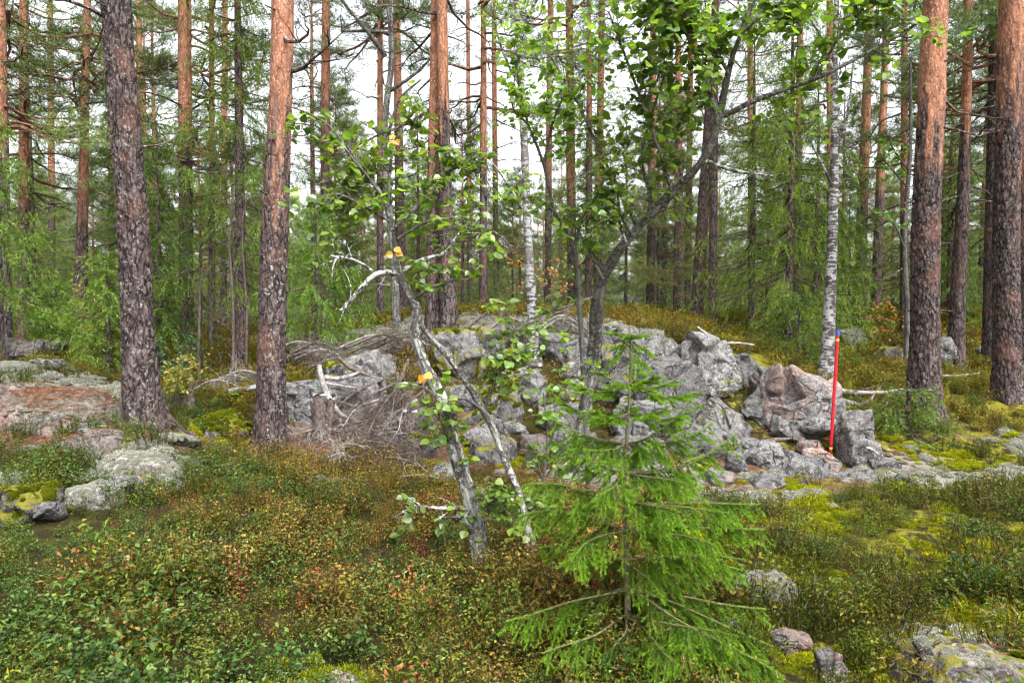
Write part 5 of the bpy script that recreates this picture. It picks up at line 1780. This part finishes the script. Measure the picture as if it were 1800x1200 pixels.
dead_branch("fallen_branch", "arched dry twig above the reddish slab", [(1272, 606, 10.6, 4), (1290, 602, 10.6, 4), (1325, 606, 10.6, 3)], 10, 2, .1, .2, 0)
dead_branch("fallen_branch", "dark dead log lying under the dark sloping boulder", [(1290, 788, 8.3, 8), (1330, 780, 8.2, 11), (1370, 772, 8.15, 8), (1390, 770, 8.1, 4)], 11, 3, .05, .15, 0, M_TWIG)
dead_branch("fallen_branch", "leaning dry spruce top propped against the birch foot", [(880, 640, 9.6, 5), (900, 610, 9.7, 6), (912, 575, 9.8, 4)], 12, 9, .1, .35, 2, M_TWIG)
dead_branch("fallen_branch", "bleached twig in the lingonberry near the sunken grey stone", [(150, 1010, 4.1, 4), (180, 1000, 4.1, 5), (205, 985, 4.1, 3)], 13, 4, .05, .15, 1)
dead_branch("fallen_branch", "lichened stick at the heather's edge beside the flat jutting stone", [(745, 905, 6.4, 5), (775, 850, 6.6, 6), (740, 835, 6.7, 5), (700, 838, 6.8, 3)], 14, 8, .08, .3, 2)
dead_branch("fallen_branch", "grey bare branch low on the thick right pine's far slope", [(1628, 662, 12.5, 5), (1690, 660, 12.5, 5), (1725, 655, 12.5, 3)], 15, 3, .1, .3, 1)
# bare lower branches left of the orange pine
dead_branch("dead_sapling", "bare lichened spruce pole left of the orange pine", [(408, 690, 11, 6), (411, 560, 11, 5), (404, 430, 11, 4), (410, 330, 11, 2)], 16, 30, .2, .7, 3, M_TWIG, "sapling")
dead_branch("dead_sapling", "second bare spruce pole close to the orange pine", [(430, 690, 11.5, 5), (434, 560, 11.5, 5), (426, 420, 11.5, 3), (433, 340, 11.5, 2)], 17, 26, .2, .6, 3, M_TWIG, "sapling")
dead_branch("dead_sapling", "bare grey spruce pole between two thick pines, nearest the yellow shrub", [(352, 690, 11.8, 6), (350, 580, 11.8, 5), (353, 470, 11.8, 3)], 18, 18, .2, .5, 3, M_TWIG, "sapling")

# fallen birch log
LB = at(400, 688, 9.3)
lg = MB()
s = np.linspace(0, 1, 10)
P = np.outer(1 - s, at(400, 688, 9.3) - LB) + np.outer(s, at(462, 678, 9.6) - LB)
tubes(lg, P, 0.042 * (1 + 0.08 * np.sin(s * 8)), 16, 0, cap=True)
o = lg.build("birch_log", M_BIRCH)
o.location = LB
tag(o, "broken white birch log lying behind the mossy boulder", "log")


def stump(label, px, py, d, w, h, seed, slant=0.0):
    b = at(px, py, d)
    b[2] = gz(b[0], b[1]) - .05
    r = w / 2 * d / FPX
    H = h * d / FPX + .05
    t = thing("tree_stump", label, "stump", b)
    mb, _ = trunk_mesh([(0, 0, 0), (slant * H * .5, 0, H * .5), (slant * H, 0, H)], [r * 1.05, r, r * .95], seed, 40, .02, None, None, .5, 0.012, .12, base=(0, 0, 0))
    link("trunk", mb.mesh("trunk", [M_TWIG]), t)
    c = MB()
    th = np.linspace(0, 2 * np.pi, 24, endpoint=False)
    ring = np.stack([np.cos(th) * r * .97 + slant * H, np.sin(th) * r * .97, np.full(24, H + .002) + .02 * np.sin(th * 3)], 1)
    c.add(np.vstack([ring, [[slant * H, 0, H + .004]]]), tris=[[24, i, (i + 1) % 24] for i in range(24)])
    link("cut_face", c.mesh("cut_face", [M_GREYWOOD]), t)
    return t


stump("split grey stump beside the forked bleached branch", 562, 790, 8.3, 24, 80, 21)
stump("slim second shard of the split stump", 576, 784, 8.35, 14, 66, 22, .1)
stump("grey rotten stump in front of the dead brush heap", 718, 800, 8.2, 26, 60, 23, .05)
stump("pale rotten stump behind the mossy boulder between two pines", 325, 745, 8.8, 30, 50, 24)

# the brush heap: dead spruce boughs thrown on a heap
HB = at(665, 800, 8.2)
HB[2] = gz(HB[0], HB[1])


def heap(label, loc, boughs, seed, mat=M_TWIG):
    rng = np.random.default_rng(seed)
    t = thing("brush_heap", label, "brush", loc)
    for (a, m, b, w, n) in boughs:
        P = spline(np.array([at(*a), at(*m), at(*b)]), 10) - loc
        R = np.linspace(w, w * .3, 10) / 2 * a[2] / FPX
        mb = dead_branch_mesh(P, R, rng, n, .12, .42, 6, .25, 5)
        link("dead_bough", mb.mesh("dead_bough", [mat if rng.random() < .7 else M_GREYWOOD]), t)
    return t


BG = []
r_ = np.random.default_rng(5)
for k in range(17):
    x0 = r_.uniform(620, 760)
    y0 = r_.uniform(630, 720)
    x1 = x0 + r_.uniform(-110, 40)
    y1 = r_.uniform(740, 800)
    dd = r_.uniform(8.3, 9.0)
    BG.append(((x0, y0, dd + .2), ((x0 + x1) / 2 - 6, (y0 + y1) / 2 - 10, dd), (x1, y1, dd - .4), 6, 30))
for k in range(13):
    x0 = r_.uniform(570, 750)
    y0 = r_.uniform(760, 835)
    dd = 8.4 - (y0 - 765) / 85 * 1.3
    BG.append(((x0 + r_.uniform(-70, 70), y0 - 12, dd), (x0, y0 - 26, dd), (x0 + r_.uniform(-90, 90), y0 + r_.uniform(-10, 14), dd - .1), 4.5, 26))
heap("large heap of dead brown spruce boughs spilling in front of the flat-topped block", HB, BG, 31)
BG = []
for k in range(7):
    x0 = r_.uniform(350, 440)
    y0 = r_.uniform(660, 695)
    dd = r_.uniform(9.6, 11)
    BG.append(((x0 - 50, y0 + 14, dd), (x0, y0 - 10, dd), (x0 + 50, y0 + 6, dd), 5, 22))
heap("tangle of dead brown boughs between the two thick pines", at(390, 690, 10.2), BG, 32)
BG = []
for k in range(8):
    x0 = r_.uniform(520, 610)
    y0 = r_.uniform(600, 640)
    dd = r_.uniform(10, 11)
    BG.append(((x0 - 45, y0 + 8, dd), (x0, y0 - 8, dd), (x0 + 45, y0 + 8, dd), 4.5, 22))
heap("dry brush lying on the ridge right of the orange pine", at(555, 640, 10.5), BG, 33)
BG = []
for k in range(12):
    x0 = r_.uniform(870, 1000)
    y0 = r_.uniform(560, 610)
    dd = r_.uniform(10.2, 11)
    BG.append(((x0 - 45, y0 + 10, dd), (x0, y0 - 18, dd), (x0 + 50, y0 + 8, dd), 5, 18))
heap("dry brush on the outcrop around the birch foot", at(935, 615, 10.5), BG, 34)
BG = []
for k in range(8):
    x0 = r_.uniform(640, 720)
    y0 = r_.uniform(600, 640)
    dd = r_.uniform(10, 10.6)
    BG.append(((x0 - 60, y0 + 8, dd), (x0, y0 - 14, dd), (x0 + 50, y0 + 8, dd), 5, 18))
heap("dry brush lying over the flat-topped block", at(680, 640, 10.2), BG, 35)


# ------------------------------------------------------------------ small plants with a place of their own
def fern(label, px, py, d, n, size, seed, cols=((0.16, 0.19, 0.06), (0.36, 0.38, 0.16))):
    rng = np.random.default_rng(seed)
    b = at(px, py, d)
    t = thing("fern", label, "fern", b)
    for k in range(n):
        a = rng.uniform(-2.6, -.5)
        o = np.array([rng.normal() * size * .5, rng.normal() * .03, rng.normal() * size * .5])
        d0 = np.array([math.cos(a), math.sin(a) * .6, rng.uniform(.1, .9)])
        m = np.linspace(0, 1, 12)
        P = o + np.outer(m * size, d0) + np.outer(-size * .55 * m ** 2, [0, 0, 1])
        mb = MB()
        tubes(mb, P, 0.003 * (1 - .6 * m), 3, 0, cols[0])
        tg = unit(np.gradient(P, axis=0))
        sd_ = unit(np.cross(tg, [0, 0.3, 1]))
        for sg in (-1, 1):
            q = np.repeat(P[1:], 2, axis=0)
            dd = np.repeat(sd_[1:] * sg + tg[1:] * .35, 2, axis=0) + rng.normal(size=(22, 3)) * .1
            l = np.repeat(size * .30 * np.sin(np.pi * (0.12 + .84 * m[1:])), 2) * rng.uniform(.8, 1.1, 22)
            g = rng.random((22, 1))
            diamonds(mb, q, dd, np.tile([0, -.5, 1.0], (22, 1)), l, size * .06, 0, np.array(cols[0]) * (1 - g) + np.array(cols[1]) * g, .1)
        link("frond", mb.mesh("frond", [M_SHRUB], False), t)
    return t


fern("pale wilted fern growing on the dark sloping boulder", 1272, 690, 7.95, 16, .19, 1)
fern("small fern on the crag's face above the sapling's bough", 1240, 720, 8.0, 8, .15, 2)
fern("green fern tuft behind the mossy boulder", 400, 716, 8.8, 12, .24, 3, ((0.06, 0.16, 0.03), (0.14, 0.28, 0.06)))
fern("bright green bracken patch up the slope behind the red pole", 1545, 556, 19, 16, .6, 4, ((0.12, 0.22, 0.03), (0.30, 0.42, 0.06)))
fern("second bracken patch on the slope left of the thickest pine", 1715, 578, 19, 14, .55, 5, ((0.12, 0.22, 0.03), (0.30, 0.42, 0.06)))


def shrub(label, px, py, d, h, seed, cols, leaf=.05, n=10, name="leafy_shrub", per=5):
    rng = np.random.default_rng(seed)
    b = at(px, py, d)
    b[2] = gz(b[0], b[1])
    t = thing(name, label, "shrub", b)
    mb = MB()
    m = np.linspace(0, 1, 6)
    e = unit(np.column_stack([rng.normal(size=n) * .45, rng.normal(size=n) * .45, np.ones(n)])) * h * rng.uniform(.6, 1.1, (n, 1))
    P = e[:, None, :] * m[None, :, None]
    tubes(mb, P, np.tile(.006 * (1 - .8 * m), (n, 1)), 4, 0)
    T = np.concatenate([side_twigs(q, 6, .08 * h, .3 * h, rng, .4) for q in P])
    tubes(mb, T, np.tile(.003 * (1 - .7 * np.linspace(0, 1, 5)), (len(T), 1)), 3, 0)
    link("stems", mb.mesh("stems", [M_DARKTWIG]), t)
    lf = MB()
    q = T[:, 1:, :].reshape(-1, 3)
    q = np.repeat(q, max(1, per // 2), axis=0)
    k = len(q)
    g = rng.random((k, 1))
    diamonds(lf, q + rng.normal(size=(k, 3)) * .02, rng.normal(size=(k, 3)) * np.array([1, 1, .5]), rng.normal(size=(k, 3)) * .5 + np.array([0, -.2, 1]), leaf * rng.uniform(.6, 1.3, k), leaf * .6, 0,
             np.array(cols[0]) * (1 - g) + np.array(cols[1]) * g)
    o = link("foliage", lf.mesh("foliage", [M_LEAF], False), t)
    o["kind"] = "stuff"
    return t


YC = ((0.22, 0.24, 0.03), (0.50, 0.42, 0.04))
shrub("yellow-leaved shrub between the dark pine and the mossy boulder", 308, 740, 8.6, .62, 1, YC, .055, 9)
shrub("tall thin shrub with yellow leaves rising beside the dark pine", 335, 700, 9.6, .75, 2, ((0.40, 0.30, 0.03), (0.60, 0.42, 0.04)), .06, 4, per=3)
shrub("yellow bush in the wood behind the small bushy spruce", 180, 620, 14, 1.5, 3, YC, .09, 9)
shrub("pale green shrub behind the dark pine's root", 300, 690, 10.2, .8, 4, ((0.06, 0.14, 0.05), (0.14, 0.24, 0.09)), .06, 10)
shrub("orange-leaved bush behind the birch", 960, 560, 13, 1.6, 5, ((0.42, 0.10, 0.02), (0.60, 0.20, 0.03)), .07, 6, per=3)
shrub("young leafy sapling at the crag beside the ferns", 1225, 770, 8.2, .35, 6, ((0.10, 0.18, 0.04), (0.2, 0.3, 0.08)), .05, 4, per=3)
shrub("orange-red rowan bush on the slope left of the thick pine", 1560, 470, 15, 1.6, 7, ((0.42, 0.10, 0.04), (0.60, 0.26, 0.05)), .09, 5, per=3)
# ------------------------------------------------------------------ undergrowth: what nobody could count
def berry_shrub(seed, h, r, ns, nl, leaf, wid, cols, name, up=0.9, droop=0.1, stem=(0.10, 0.06, 0.03)):
    rng = np.random.default_rng(seed)
    mb = MB()
    a = rng.uniform(0, 6.28, ns)
    rr = r * np.sqrt(rng.random(ns))
    foot = np.column_stack([np.cos(a) * rr * .5, np.sin(a) * rr * .5, np.full(ns, -.03)])
    top = np.column_stack([np.cos(a) * rr, np.sin(a) * rr, h * rng.uniform(.6, 1.1, ns)])
    m = np.linspace(0, 1, 4)[None, :, None]
    P = foot[:, None] * (1 - m) + top[:, None] * m + rng.normal(size=(ns, 1, 3)) * .02 * m ** 2
    tubes(mb, P, np.tile([.0016, .0014, .0011, .0007], (ns, 1)), 3, 0, stem)
    k = ns * nl
    u = rng.uniform(0.25, 1.05, (ns, nl))
    o = foot[:, None, :] * (1 - u[..., None]) + top[:, None, :] * u[..., None] + rng.normal(size=(ns, nl, 3)) * np.array([.020, .020, .008])
    o = o.reshape(-1, 3)
    d = rng.normal(size=(k, 3)) * np.array([1, 1, .45]) + np.array([0, 0, .25 - droop])
    n = rng.normal(size=(k, 3)) * .55 + np.array([0, -.15, up])
    cs = np.array(cols)
    pick = np.repeat(rng.integers(0, len(cs), ns), nl)
    alt = rng.integers(0, len(cs), k)
    c = cs[np.where(rng.random(k) < .75, pick, alt)] * rng.uniform(.7, 1.25, (k, 1))
    diamonds(mb, o, d, n, leaf * rng.uniform(.65, 1.3, k), wid, 0, c)
    return mb.mesh(name, [M_SHRUB], False)


def heather(seed, h, r, ns, cols, name, per=26, L=.009, W=.0028):
    rng = np.random.default_rng(seed)
    mb = MB()
    a = rng.uniform(0, 6.28, ns)
    rr = r * np.sqrt(rng.random(ns))
    foot = np.column_stack([np.cos(a) * rr * .6, np.sin(a) * rr * .6, np.full(ns, -.03)])
    top = np.column_stack([np.cos(a) * rr * 1.2, np.sin(a) * rr * 1.2, h * rng.uniform(.5, 1.15, ns)])
    m = np.linspace(0, 1, 4)[None, :, None]
    P = foot[:, None] * (1 - m) + top[:, None] * m + rng.normal(size=(ns, 1, 3)) * .03 * m ** 2
    tubes(mb, P, np.tile([.0016, .0013, .001, .0006], (ns, 1)), 3, 0, (0.09, 0.055, 0.03))
    u = rng.uniform(.2, 1.0, (ns, per, 1))
    o = (foot[:, None, :] * (1 - u) + top[:, None, :] * u).reshape(-1, 3)
    k = len(o)
    d = np.repeat(unit(top - foot), per, axis=0) * .9 + rng.normal(size=(k, 3)) * .7
    cs = np.array(cols)
    c = cs[rng.integers(0, len(cs), k)] * rng.uniform(.7, 1.3, (k, 1))
    needles(mb, o, d, L * 2.2 * rng.uniform(.7, 1.3, k), W * 2.0, 0, c, rng)
    return mb.mesh(name, [M_SHRUB], False)


def cushion(seed, r, n, L, W, cols, mat, name, flat=.55, spiky=.5):
    """Moss or lichen cushion: blades standing on a low lumpy dome."""
    rng = np.random.default_rng(seed)
    mb = MB()
    V, F = ICO[3]
    V = V * np.array([r, r, r * flat]) * .9
    V = V * (1 + .22 * fbm(V / r * 2.2, 2, seed))[:, None]
    cs = np.array(cols)
    mb.add(V, tris=F, col=cs[0] * .6)
    i = rng.integers(0, len(V), n * 2)
    o = V[i] + rng.normal(size=(n * 2, 3)) * r * .05
    o = o[o[:, 2] > -.1 * r][:n]
    k = len(o)
    d = unit(o / np.array([1, 1, flat ** 2])) + rng.normal(size=(k, 3)) * spiky
    g = rng.random((k, 1))
    c = (cs[0] * (1 - g) + cs[-1] * g) * rng.uniform(.75, 1.2, (k, 1))
    needles(mb, o, d, L * rng.uniform(.6, 1.3, k), W, 0, c, rng)
    return mb.mesh(name, [mat], False)


def grass_tuft(seed, h, n, cols, name):
    rng = np.random.default_rng(seed)
    mb = MB()
    o = np.column_stack([rng.normal(size=(n, 2)) * .02, np.full(n, -.02)])
    d = np.column_stack([rng.normal(size=(n, 2)) * .35, np.ones(n)])
    cs = np.array(cols)
    needles(mb, o, d, h * rng.uniform(.5, 1.2, n), .0035, 0, cs[rng.integers(0, len(cs), n)], rng)
    return mb.mesh(name, [M_SHRUB], False)


def twig_litter(seed, n=6):
    rng = np.random.default_rng(seed)
    mb = MB()
    for _ in range(n):
        a = rng.uniform(0, 6.28)
        l = rng.uniform(.05, .22)
        o = np.append(rng.normal(size=2) * .08, .01)
        m = np.linspace(0, 1, 4)
        P = o + np.outer(m * l, [math.cos(a), math.sin(a), rng.uniform(-.05, .35)]) + rng.normal(size=(4, 3)) * .006
        tubes(mb, P, .0028 * (1 - .6 * m), 3, 0)
    return mb.mesh("twig", [M_GREYWOOD], True)


AUT = [(0.38, 0.275, 0.095), (0.30, 0.225, 0.070), (0.18, 0.160, 0.035), (0.36, 0.190, 0.090), (0.12, 0.135, 0.025)]
OLV = [(0.10, 0.135, 0.012), (0.145, 0.170, 0.018), (0.22, 0.205, 0.026), (0.07, 0.125, 0.016)]
RED = [(0.36, 0.11, 0.08), (0.30, 0.08, 0.07), (0.38, 0.17, 0.10)]
GRN = [(0.060, 0.125, 0.020), (0.105, 0.180, 0.030), (0.17, 0.235, 0.045)]
LNG = [(0.040, 0.100, 0.024), (0.070, 0.155, 0.045), (0.14, 0.225, 0.09)]
K_AUT = [berry_shrub(10 + k, .22, .11, 11, 11, .020, .012, [AUT[:2] + AUT[:2] + AUT[2:], AUT[1:3] + AUT[4:], AUT[2:3] + AUT[4:] + GRN][k], "bilberry") for k in range(3)] + [berry_shrub(14, .18, .10, 11, 11, .021, .013, RED + AUT[2:4], "red_bilberry")]
K_OLV = [berry_shrub(20 + k, .19, .11, 12, 11, .021, .013, OLV, "olive_bilberry") for k in range(3)] + [berry_shrub(27, .19, .11, 12, 11, .022, .014, [(0.30, 0.25, 0.035), (0.24, 0.21, 0.03), (0.34, 0.22, 0.05), (0.15, 0.17, 0.025)], "yellow_bilberry")]
K_GRN = [berry_shrub(30 + k, .15, .10, 9, 13, .022, .0135, LNG if k else GRN, "lingonberry") for k in range(3)]
K_HEA = [heather(40 + k, .19, .10, 15, [(0.080, 0.125, 0.016), (0.15, 0.185, 0.022), (0.05, 0.085, 0.012)] + ([(0.30, 0.19, 0.16)] if k == 1 else []), "heather") for k in range(3)]
K_MOS = [cushion(50 + k, .075, 420, .022, .006, [(0.14, 0.15, 0.010), (0.46, 0.44, 0.03)], M_MOSS, "moss_cushion", .45) for k in range(2)]
K_RMS = [cushion(55 + k, .075, 420, .020, .006, [(0.07, 0.085, 0.010), (0.27, 0.27, 0.028)], M_MOSS, "rock_moss_cushion", .45) for k in range(2)]
K_LIC = [cushion(60 + k, .075, 520, .016, .005, [(0.22, 0.22, 0.18), (0.50, 0.495, 0.43)], M_LICHEN, "lichen_cushion", .6, .9) for k in range(2)]
K_GRA = [grass_tuft(70 + k, .20, 26, [(0.10, 0.14, 0.03), (0.2, 0.2, 0.06), (0.28, 0.24, 0.10)], "grass") for k in range(2)]
K_TWG = [twig_litter(80 + k) for k in range(3)]

rng = np.random.default_rng(2024)
pts = []
for (d0, d1, dens) in ((2.0, 4.0, 170), (4.0, 6.6, 150), (6.6, 10, 85), (10, 16, 34), (16, 30, 13)):
    area = (d1 - d0) * ((d0 + d1) * .86 + 3)
    n = int(area * dens)
    y = np.sqrt(rng.uniform(d0 ** 2, d1 ** 2, n))
    x = rng.uniform(-1, 1, n) * (y * .86 + 1.5)
    pts.append(np.column_stack([x, y]))
pts = np.concatenate(pts)
X, Y = pts[:, 0], pts[:, 1]
U = 900 + FPX * X / Y
keep = np.ones(len(pts), bool)
for (rx, ry, sx, sy) in ROCKS:
    keep &= ((X - rx) / (sx * .88)) ** 2 + ((Y - ry) / (sy * .88)) ** 2 > 1
for (tx, ty, tr) in TREE_FEET:
    keep &= (X - tx) ** 2 + (Y - ty) ** 2 > (tr + .03) ** 2
Z = height(X, Y)
P2 = np.column_stack([X, Y, X * 0])
na = fbm(P2 * 1.1, 3, 61)
nb_ = fbm(P2 * 2.3, 3, 62)
nc = fbm(P2 * 0.7, 2, 63)
nd = fbm(P2 * 3.5, 2, 64)


def g(x0, y0, r):
    return np.exp(-((X - x0) ** 2 + (Y - y0) ** 2) / (r * r))


right = sstep(1080, 1330, U)
fore = 1 - sstep(5.8, 7.2, Y)
left_knoll = sstep(5.2, 6.0, Y) * (1 - sstep(330, 420, U)) * (1 - sstep(10, 11, Y))
bare = np.clip(lit_at := 0, 0, 1) if False else 0
bare = 0 * X
for (bx, by, br) in ((-2.2, 8.4, .6), (-1.3, 8.4, .85), (-0.4, 8.3, .7), (-4.9, 7.2, .9), (0.5, 8.2, 1.0), (1.6, 7.9, 1.2), (3.2, 7.9, .9), (2.2, 7.6, .8), (4.0, 8.2, .7), (-3.4, 7.4, .4)):
    bare = np.maximum(bare, g(bx, by, br))
lichen_w = 0 * X
for (bx, by, br) in ((-5.4, 8.8, .7), (-3.3, 6.05, .4), (1.2, 7.2, .8), (2.2, 7.3, .8), (4.5, 7.75, .55), (1.45, 4.05, .30), (1.25, 4.3, .22), (2.2, 3.35, .35), (-1.9, 11.8, 1.6),
                   (-1.75, 6.75, .28), (0.4, 11.6, 1.5), (-4.4, 5.3, .35), (2.7, 6.9, .4), (5.4, 7.3, .4), (6.4, 8.6, .5), (-0.2, 12.2, 1.5)):
    lichen_w = np.maximum(lichen_w, g(bx, by, br))
moss_w = .55 * right * (Y < 9) * (nb_ > -.15) + 0 * X
for (bx, by, br) in ((1.4, 3.7, .5), (1.8, 3.4, .5), (2.4, 4.2, .6), (1.5, 5.3, .5), (2.0, 5.6, .5), (3.0, 6.0, .5), (-0.8, 8.0, .5), (-0.5, 7.6, .5), (-0.9, 3.1, .3), (2.8, 5.0, .4), (-3.3, 8.2, .5), (1.3, 6.6, .5), (3.0, 7.2, .5), (4.7, 8.3, .5)):
    moss_w = np.maximum(moss_w, g(bx, by, br))

w = {}
w['aut'] = (1 - right) * (0.55 + 1.1 * na + .35 * sstep(4.0, 5.2, Y) * sstep(300, 500, U)) * (1 - left_knoll) * (1 - sstep(7.5, 8.3, Y)) + .35 * sstep(9.5, 11, Y) * (0.6 + nb_)
w['grn'] = (1 - right) * fore * (0.50 - 1.2 * na + .55 * (1 - sstep(3.2, 4.8, Y)) + .3 * (1 - sstep(150, 400, U))) + right * (.22 + .5 * nb_) + left_knoll * (.3 + .8 * nb_) + .12
w['olv'] = right * (.45 + .7 * nc) + sstep(8.5, 10, Y) * (.9 + .5 * nb_) + .10
w['hea'] = right * (.55 - .6 * nc) * (1 - sstep(10, 14, Y)) + left_knoll * (.35 - .7 * nb_) + .16
w['mos'] = 1.5 * moss_w * (0.55 + .9 * nd)
w['lic'] = 2.0 * lichen_w * (0.55 + 1.0 * nd)
w['gra'] = .07 + .06 * right + 0 * X
w['twg'] = .03 + .12 * bare
for _k in ('aut', 'grn', 'olv', 'hea', 'gra'):
    w[_k] = w[_k] * (1 - .93 * np.clip(lichen_w * 1.3, 0, 1)) * (1 - .6 * np.clip(moss_w, 0, 1) * (nd > 0))
names = list(w)
Wm = np.stack([np.clip(w[k], 0.0, None) for k in names], 1)
Wm = Wm ** 1.7
cum = np.cumsum(Wm / Wm.sum(1, keepdims=True), axis=1)
choice = (rng.random(len(X))[:, None] > cum).sum(1).clip(0, len(names) - 1)
big = np.isin(choice, [names.index(k) for k in ('aut', 'grn', 'olv', 'hea', 'gra')])
keep &= ~(big & (rng.random(len(X)) < np.clip(bare * 1.25 + lichen_w * .6 + .75 * moss_w * (nd > -.1), 0, .97)))
keep &= Y > 1.9
gapn = fbm(P2 * 3.2, 2, 71)
keep &= ~(big & (Y < 9) & (gapn < -.28) & (rng.random(len(X)) < .7))
keep &= (((X - 1.95) / .42) ** 2 + ((Y - 2.62) / .5) ** 2 > 1) | (rng.random(len(X)) < .12)
NAMES = {'aut': ("bilberry_undergrowth", K_AUT), 'grn': ("lingonberry_undergrowth", K_GRN), 'olv': ("olive_undergrowth", K_OLV), 'hea': ("heather_undergrowth", K_HEA), 'mos': ("moss_carpet", K_MOS),
         'lic': ("lichen_carpet", K_LIC), 'gra': ("grass", K_GRA), 'twg': ("twig_litter", K_TWG)}
far_scale = 1 + .9 * sstep(8, 20, Y)
for k, key in enumerate(names):
    m = keep & (choice == k)
    n = int(m.sum())
    if not n:
        continue
    nm, protos = NAMES[key]
    sc = rng.uniform(.6, 1.25, n) * far_scale[m] * (.92 + .75 * fbm(P2[m] * 2.6, 2, 88))
    if key in ('mos', 'lic'):
        sc = sc * 1.15
    else:
        sc = sc * (1 + .28 * sstep(5.0, 3.2, Y[m]))
    ix = rng.integers(0, len(protos), n)
    if key == 'aut':
        redz = fbm(np.column_stack([X[m], Y[m], X[m] * 0]) * 1.9, 2, 91)
        tone = fbm(np.column_stack([X[m], Y[m], X[m] * 0]) * 1.6, 2, 93) + .25 * rng.normal(size=n) + .45 * sstep(4.8, 3.2, Y[m]) - .2 - .5 * sstep(3.6, 4.6, Y[m]) * sstep(250, 450, U[m])
        ix = np.where((redz > .46) | (rng.random(n) < .06), 3, np.where(tone < -.1, 0, np.where(tone < .2, 1, 2)))
    if key == 'olv':
        ix = np.where((Y[m] > 8.5) & (rng.random(n) < .75), 3, ix % 3)
    zoff = -.02 if key not in ('mos', 'lic') else -.005
    gn_scatter(nm, protos, np.column_stack([X[m], Y[m], Z[m] + zoff]), np.column_stack([rng.normal(size=(n, 2)) * .14, rng.uniform(0, 6.28, n)]), sc, ix)

def needle_litter(seed, n=46):
    rng = np.random.default_rng(seed)
    mb = MB()
    o = np.column_stack([rng.normal(size=(n, 2)) * .055, rng.uniform(0, .012, n)])
    a = rng.uniform(0, 6.28, n)
    g_ = rng.random((n, 1))
    needles(mb, o, np.column_stack([np.cos(a), np.sin(a), rng.normal(size=n) * .15]), rng.uniform(.03, .06, n), .004, 0, np.array((0.10, 0.045, 0.025)) * (1 - g_) + np.array((0.36, 0.20, 0.13)) * g_, rng)
    return mb.mesh("needle_litter", [M_LICHEN], False)


K_NDL = [needle_litter(k) for k in (1, 2)]
bm_ = (bare > .25) & (rng.random(len(X)) < .6)
lp = np.column_stack([X[bm_], Y[bm_], Z[bm_] + .006])
RP0 = np.concatenate(ROCK_PTS)
s0 = (rng.random(len(RP0)) < RP0[:, 9] * RP0[:, 8] * 220) & (RP0[:, 5] > .55)
lp = np.vstack([lp, RP0[s0, :3] + RP0[s0, 3:6] * .006])
gn_scatter("needle_litter", K_NDL, lp, np.column_stack([np.zeros((len(lp), 2)), rng.uniform(0, 6.28, len(lp))]), rng.uniform(.7, 1.4, len(lp)), rng.integers(0, 2, len(lp)))

# moss and lichen growing on the rocks
RP = np.concatenate(ROCK_PTS)
for nm, protos, colm, thr, size in (("rock_moss", K_RMS, 6, .52, .62), ("rock_lichen", K_LIC, 7, .60, .50)):
    wgt = np.clip((RP[:, colm] - thr) * 3, 0, 1) * (RP[:, 5] > .35)
    prob = wgt * RP[:, 8] * 900
    sel = rng.random(len(RP)) < prob
    Q = RP[sel]
    n = len(Q)
    nrm = Q[:, 3:6]
    tilt = np.arccos(np.clip(nrm[:, 2], -1, 1)) * .8
    az = np.arctan2(nrm[:, 1], nrm[:, 0])
    # euler XYZ that tips +z towards the normal: first about y, then about z
    rot = np.column_stack([np.zeros(n), tilt, az])
    gn_scatter(nm, protos, Q[:, :3] - nrm * .012, rot, rng.uniform(.45, 1.0, n) * size, rng.integers(0, len(protos), n))
# repeats of a kind carry one group
GROUPS = {"pine_tree": "pines of the wood", "spruce_tree": "spruces of the wood", "birch_tree": "birches", "aspen_tree": "aspens", "aspen_sapling": "aspen saplings", "boulder": "boulders",
          "stone": "stones", "lichen_hummock": "lichen hummocks", "fallen_branch": "fallen branches", "dead_sapling": "bare dead saplings", "tree_stump": "stumps", "brush_heap": "heaps of dead brush",
          "fern": "ferns", "leafy_shrub": "leafy shrubs"}
for o in scene.objects:
    if o.parent is None and "category" in o and "group" not in o:
        gname = GROUPS.get(o.name.split(".")[0])
        if gname:
            o["group"] = gname
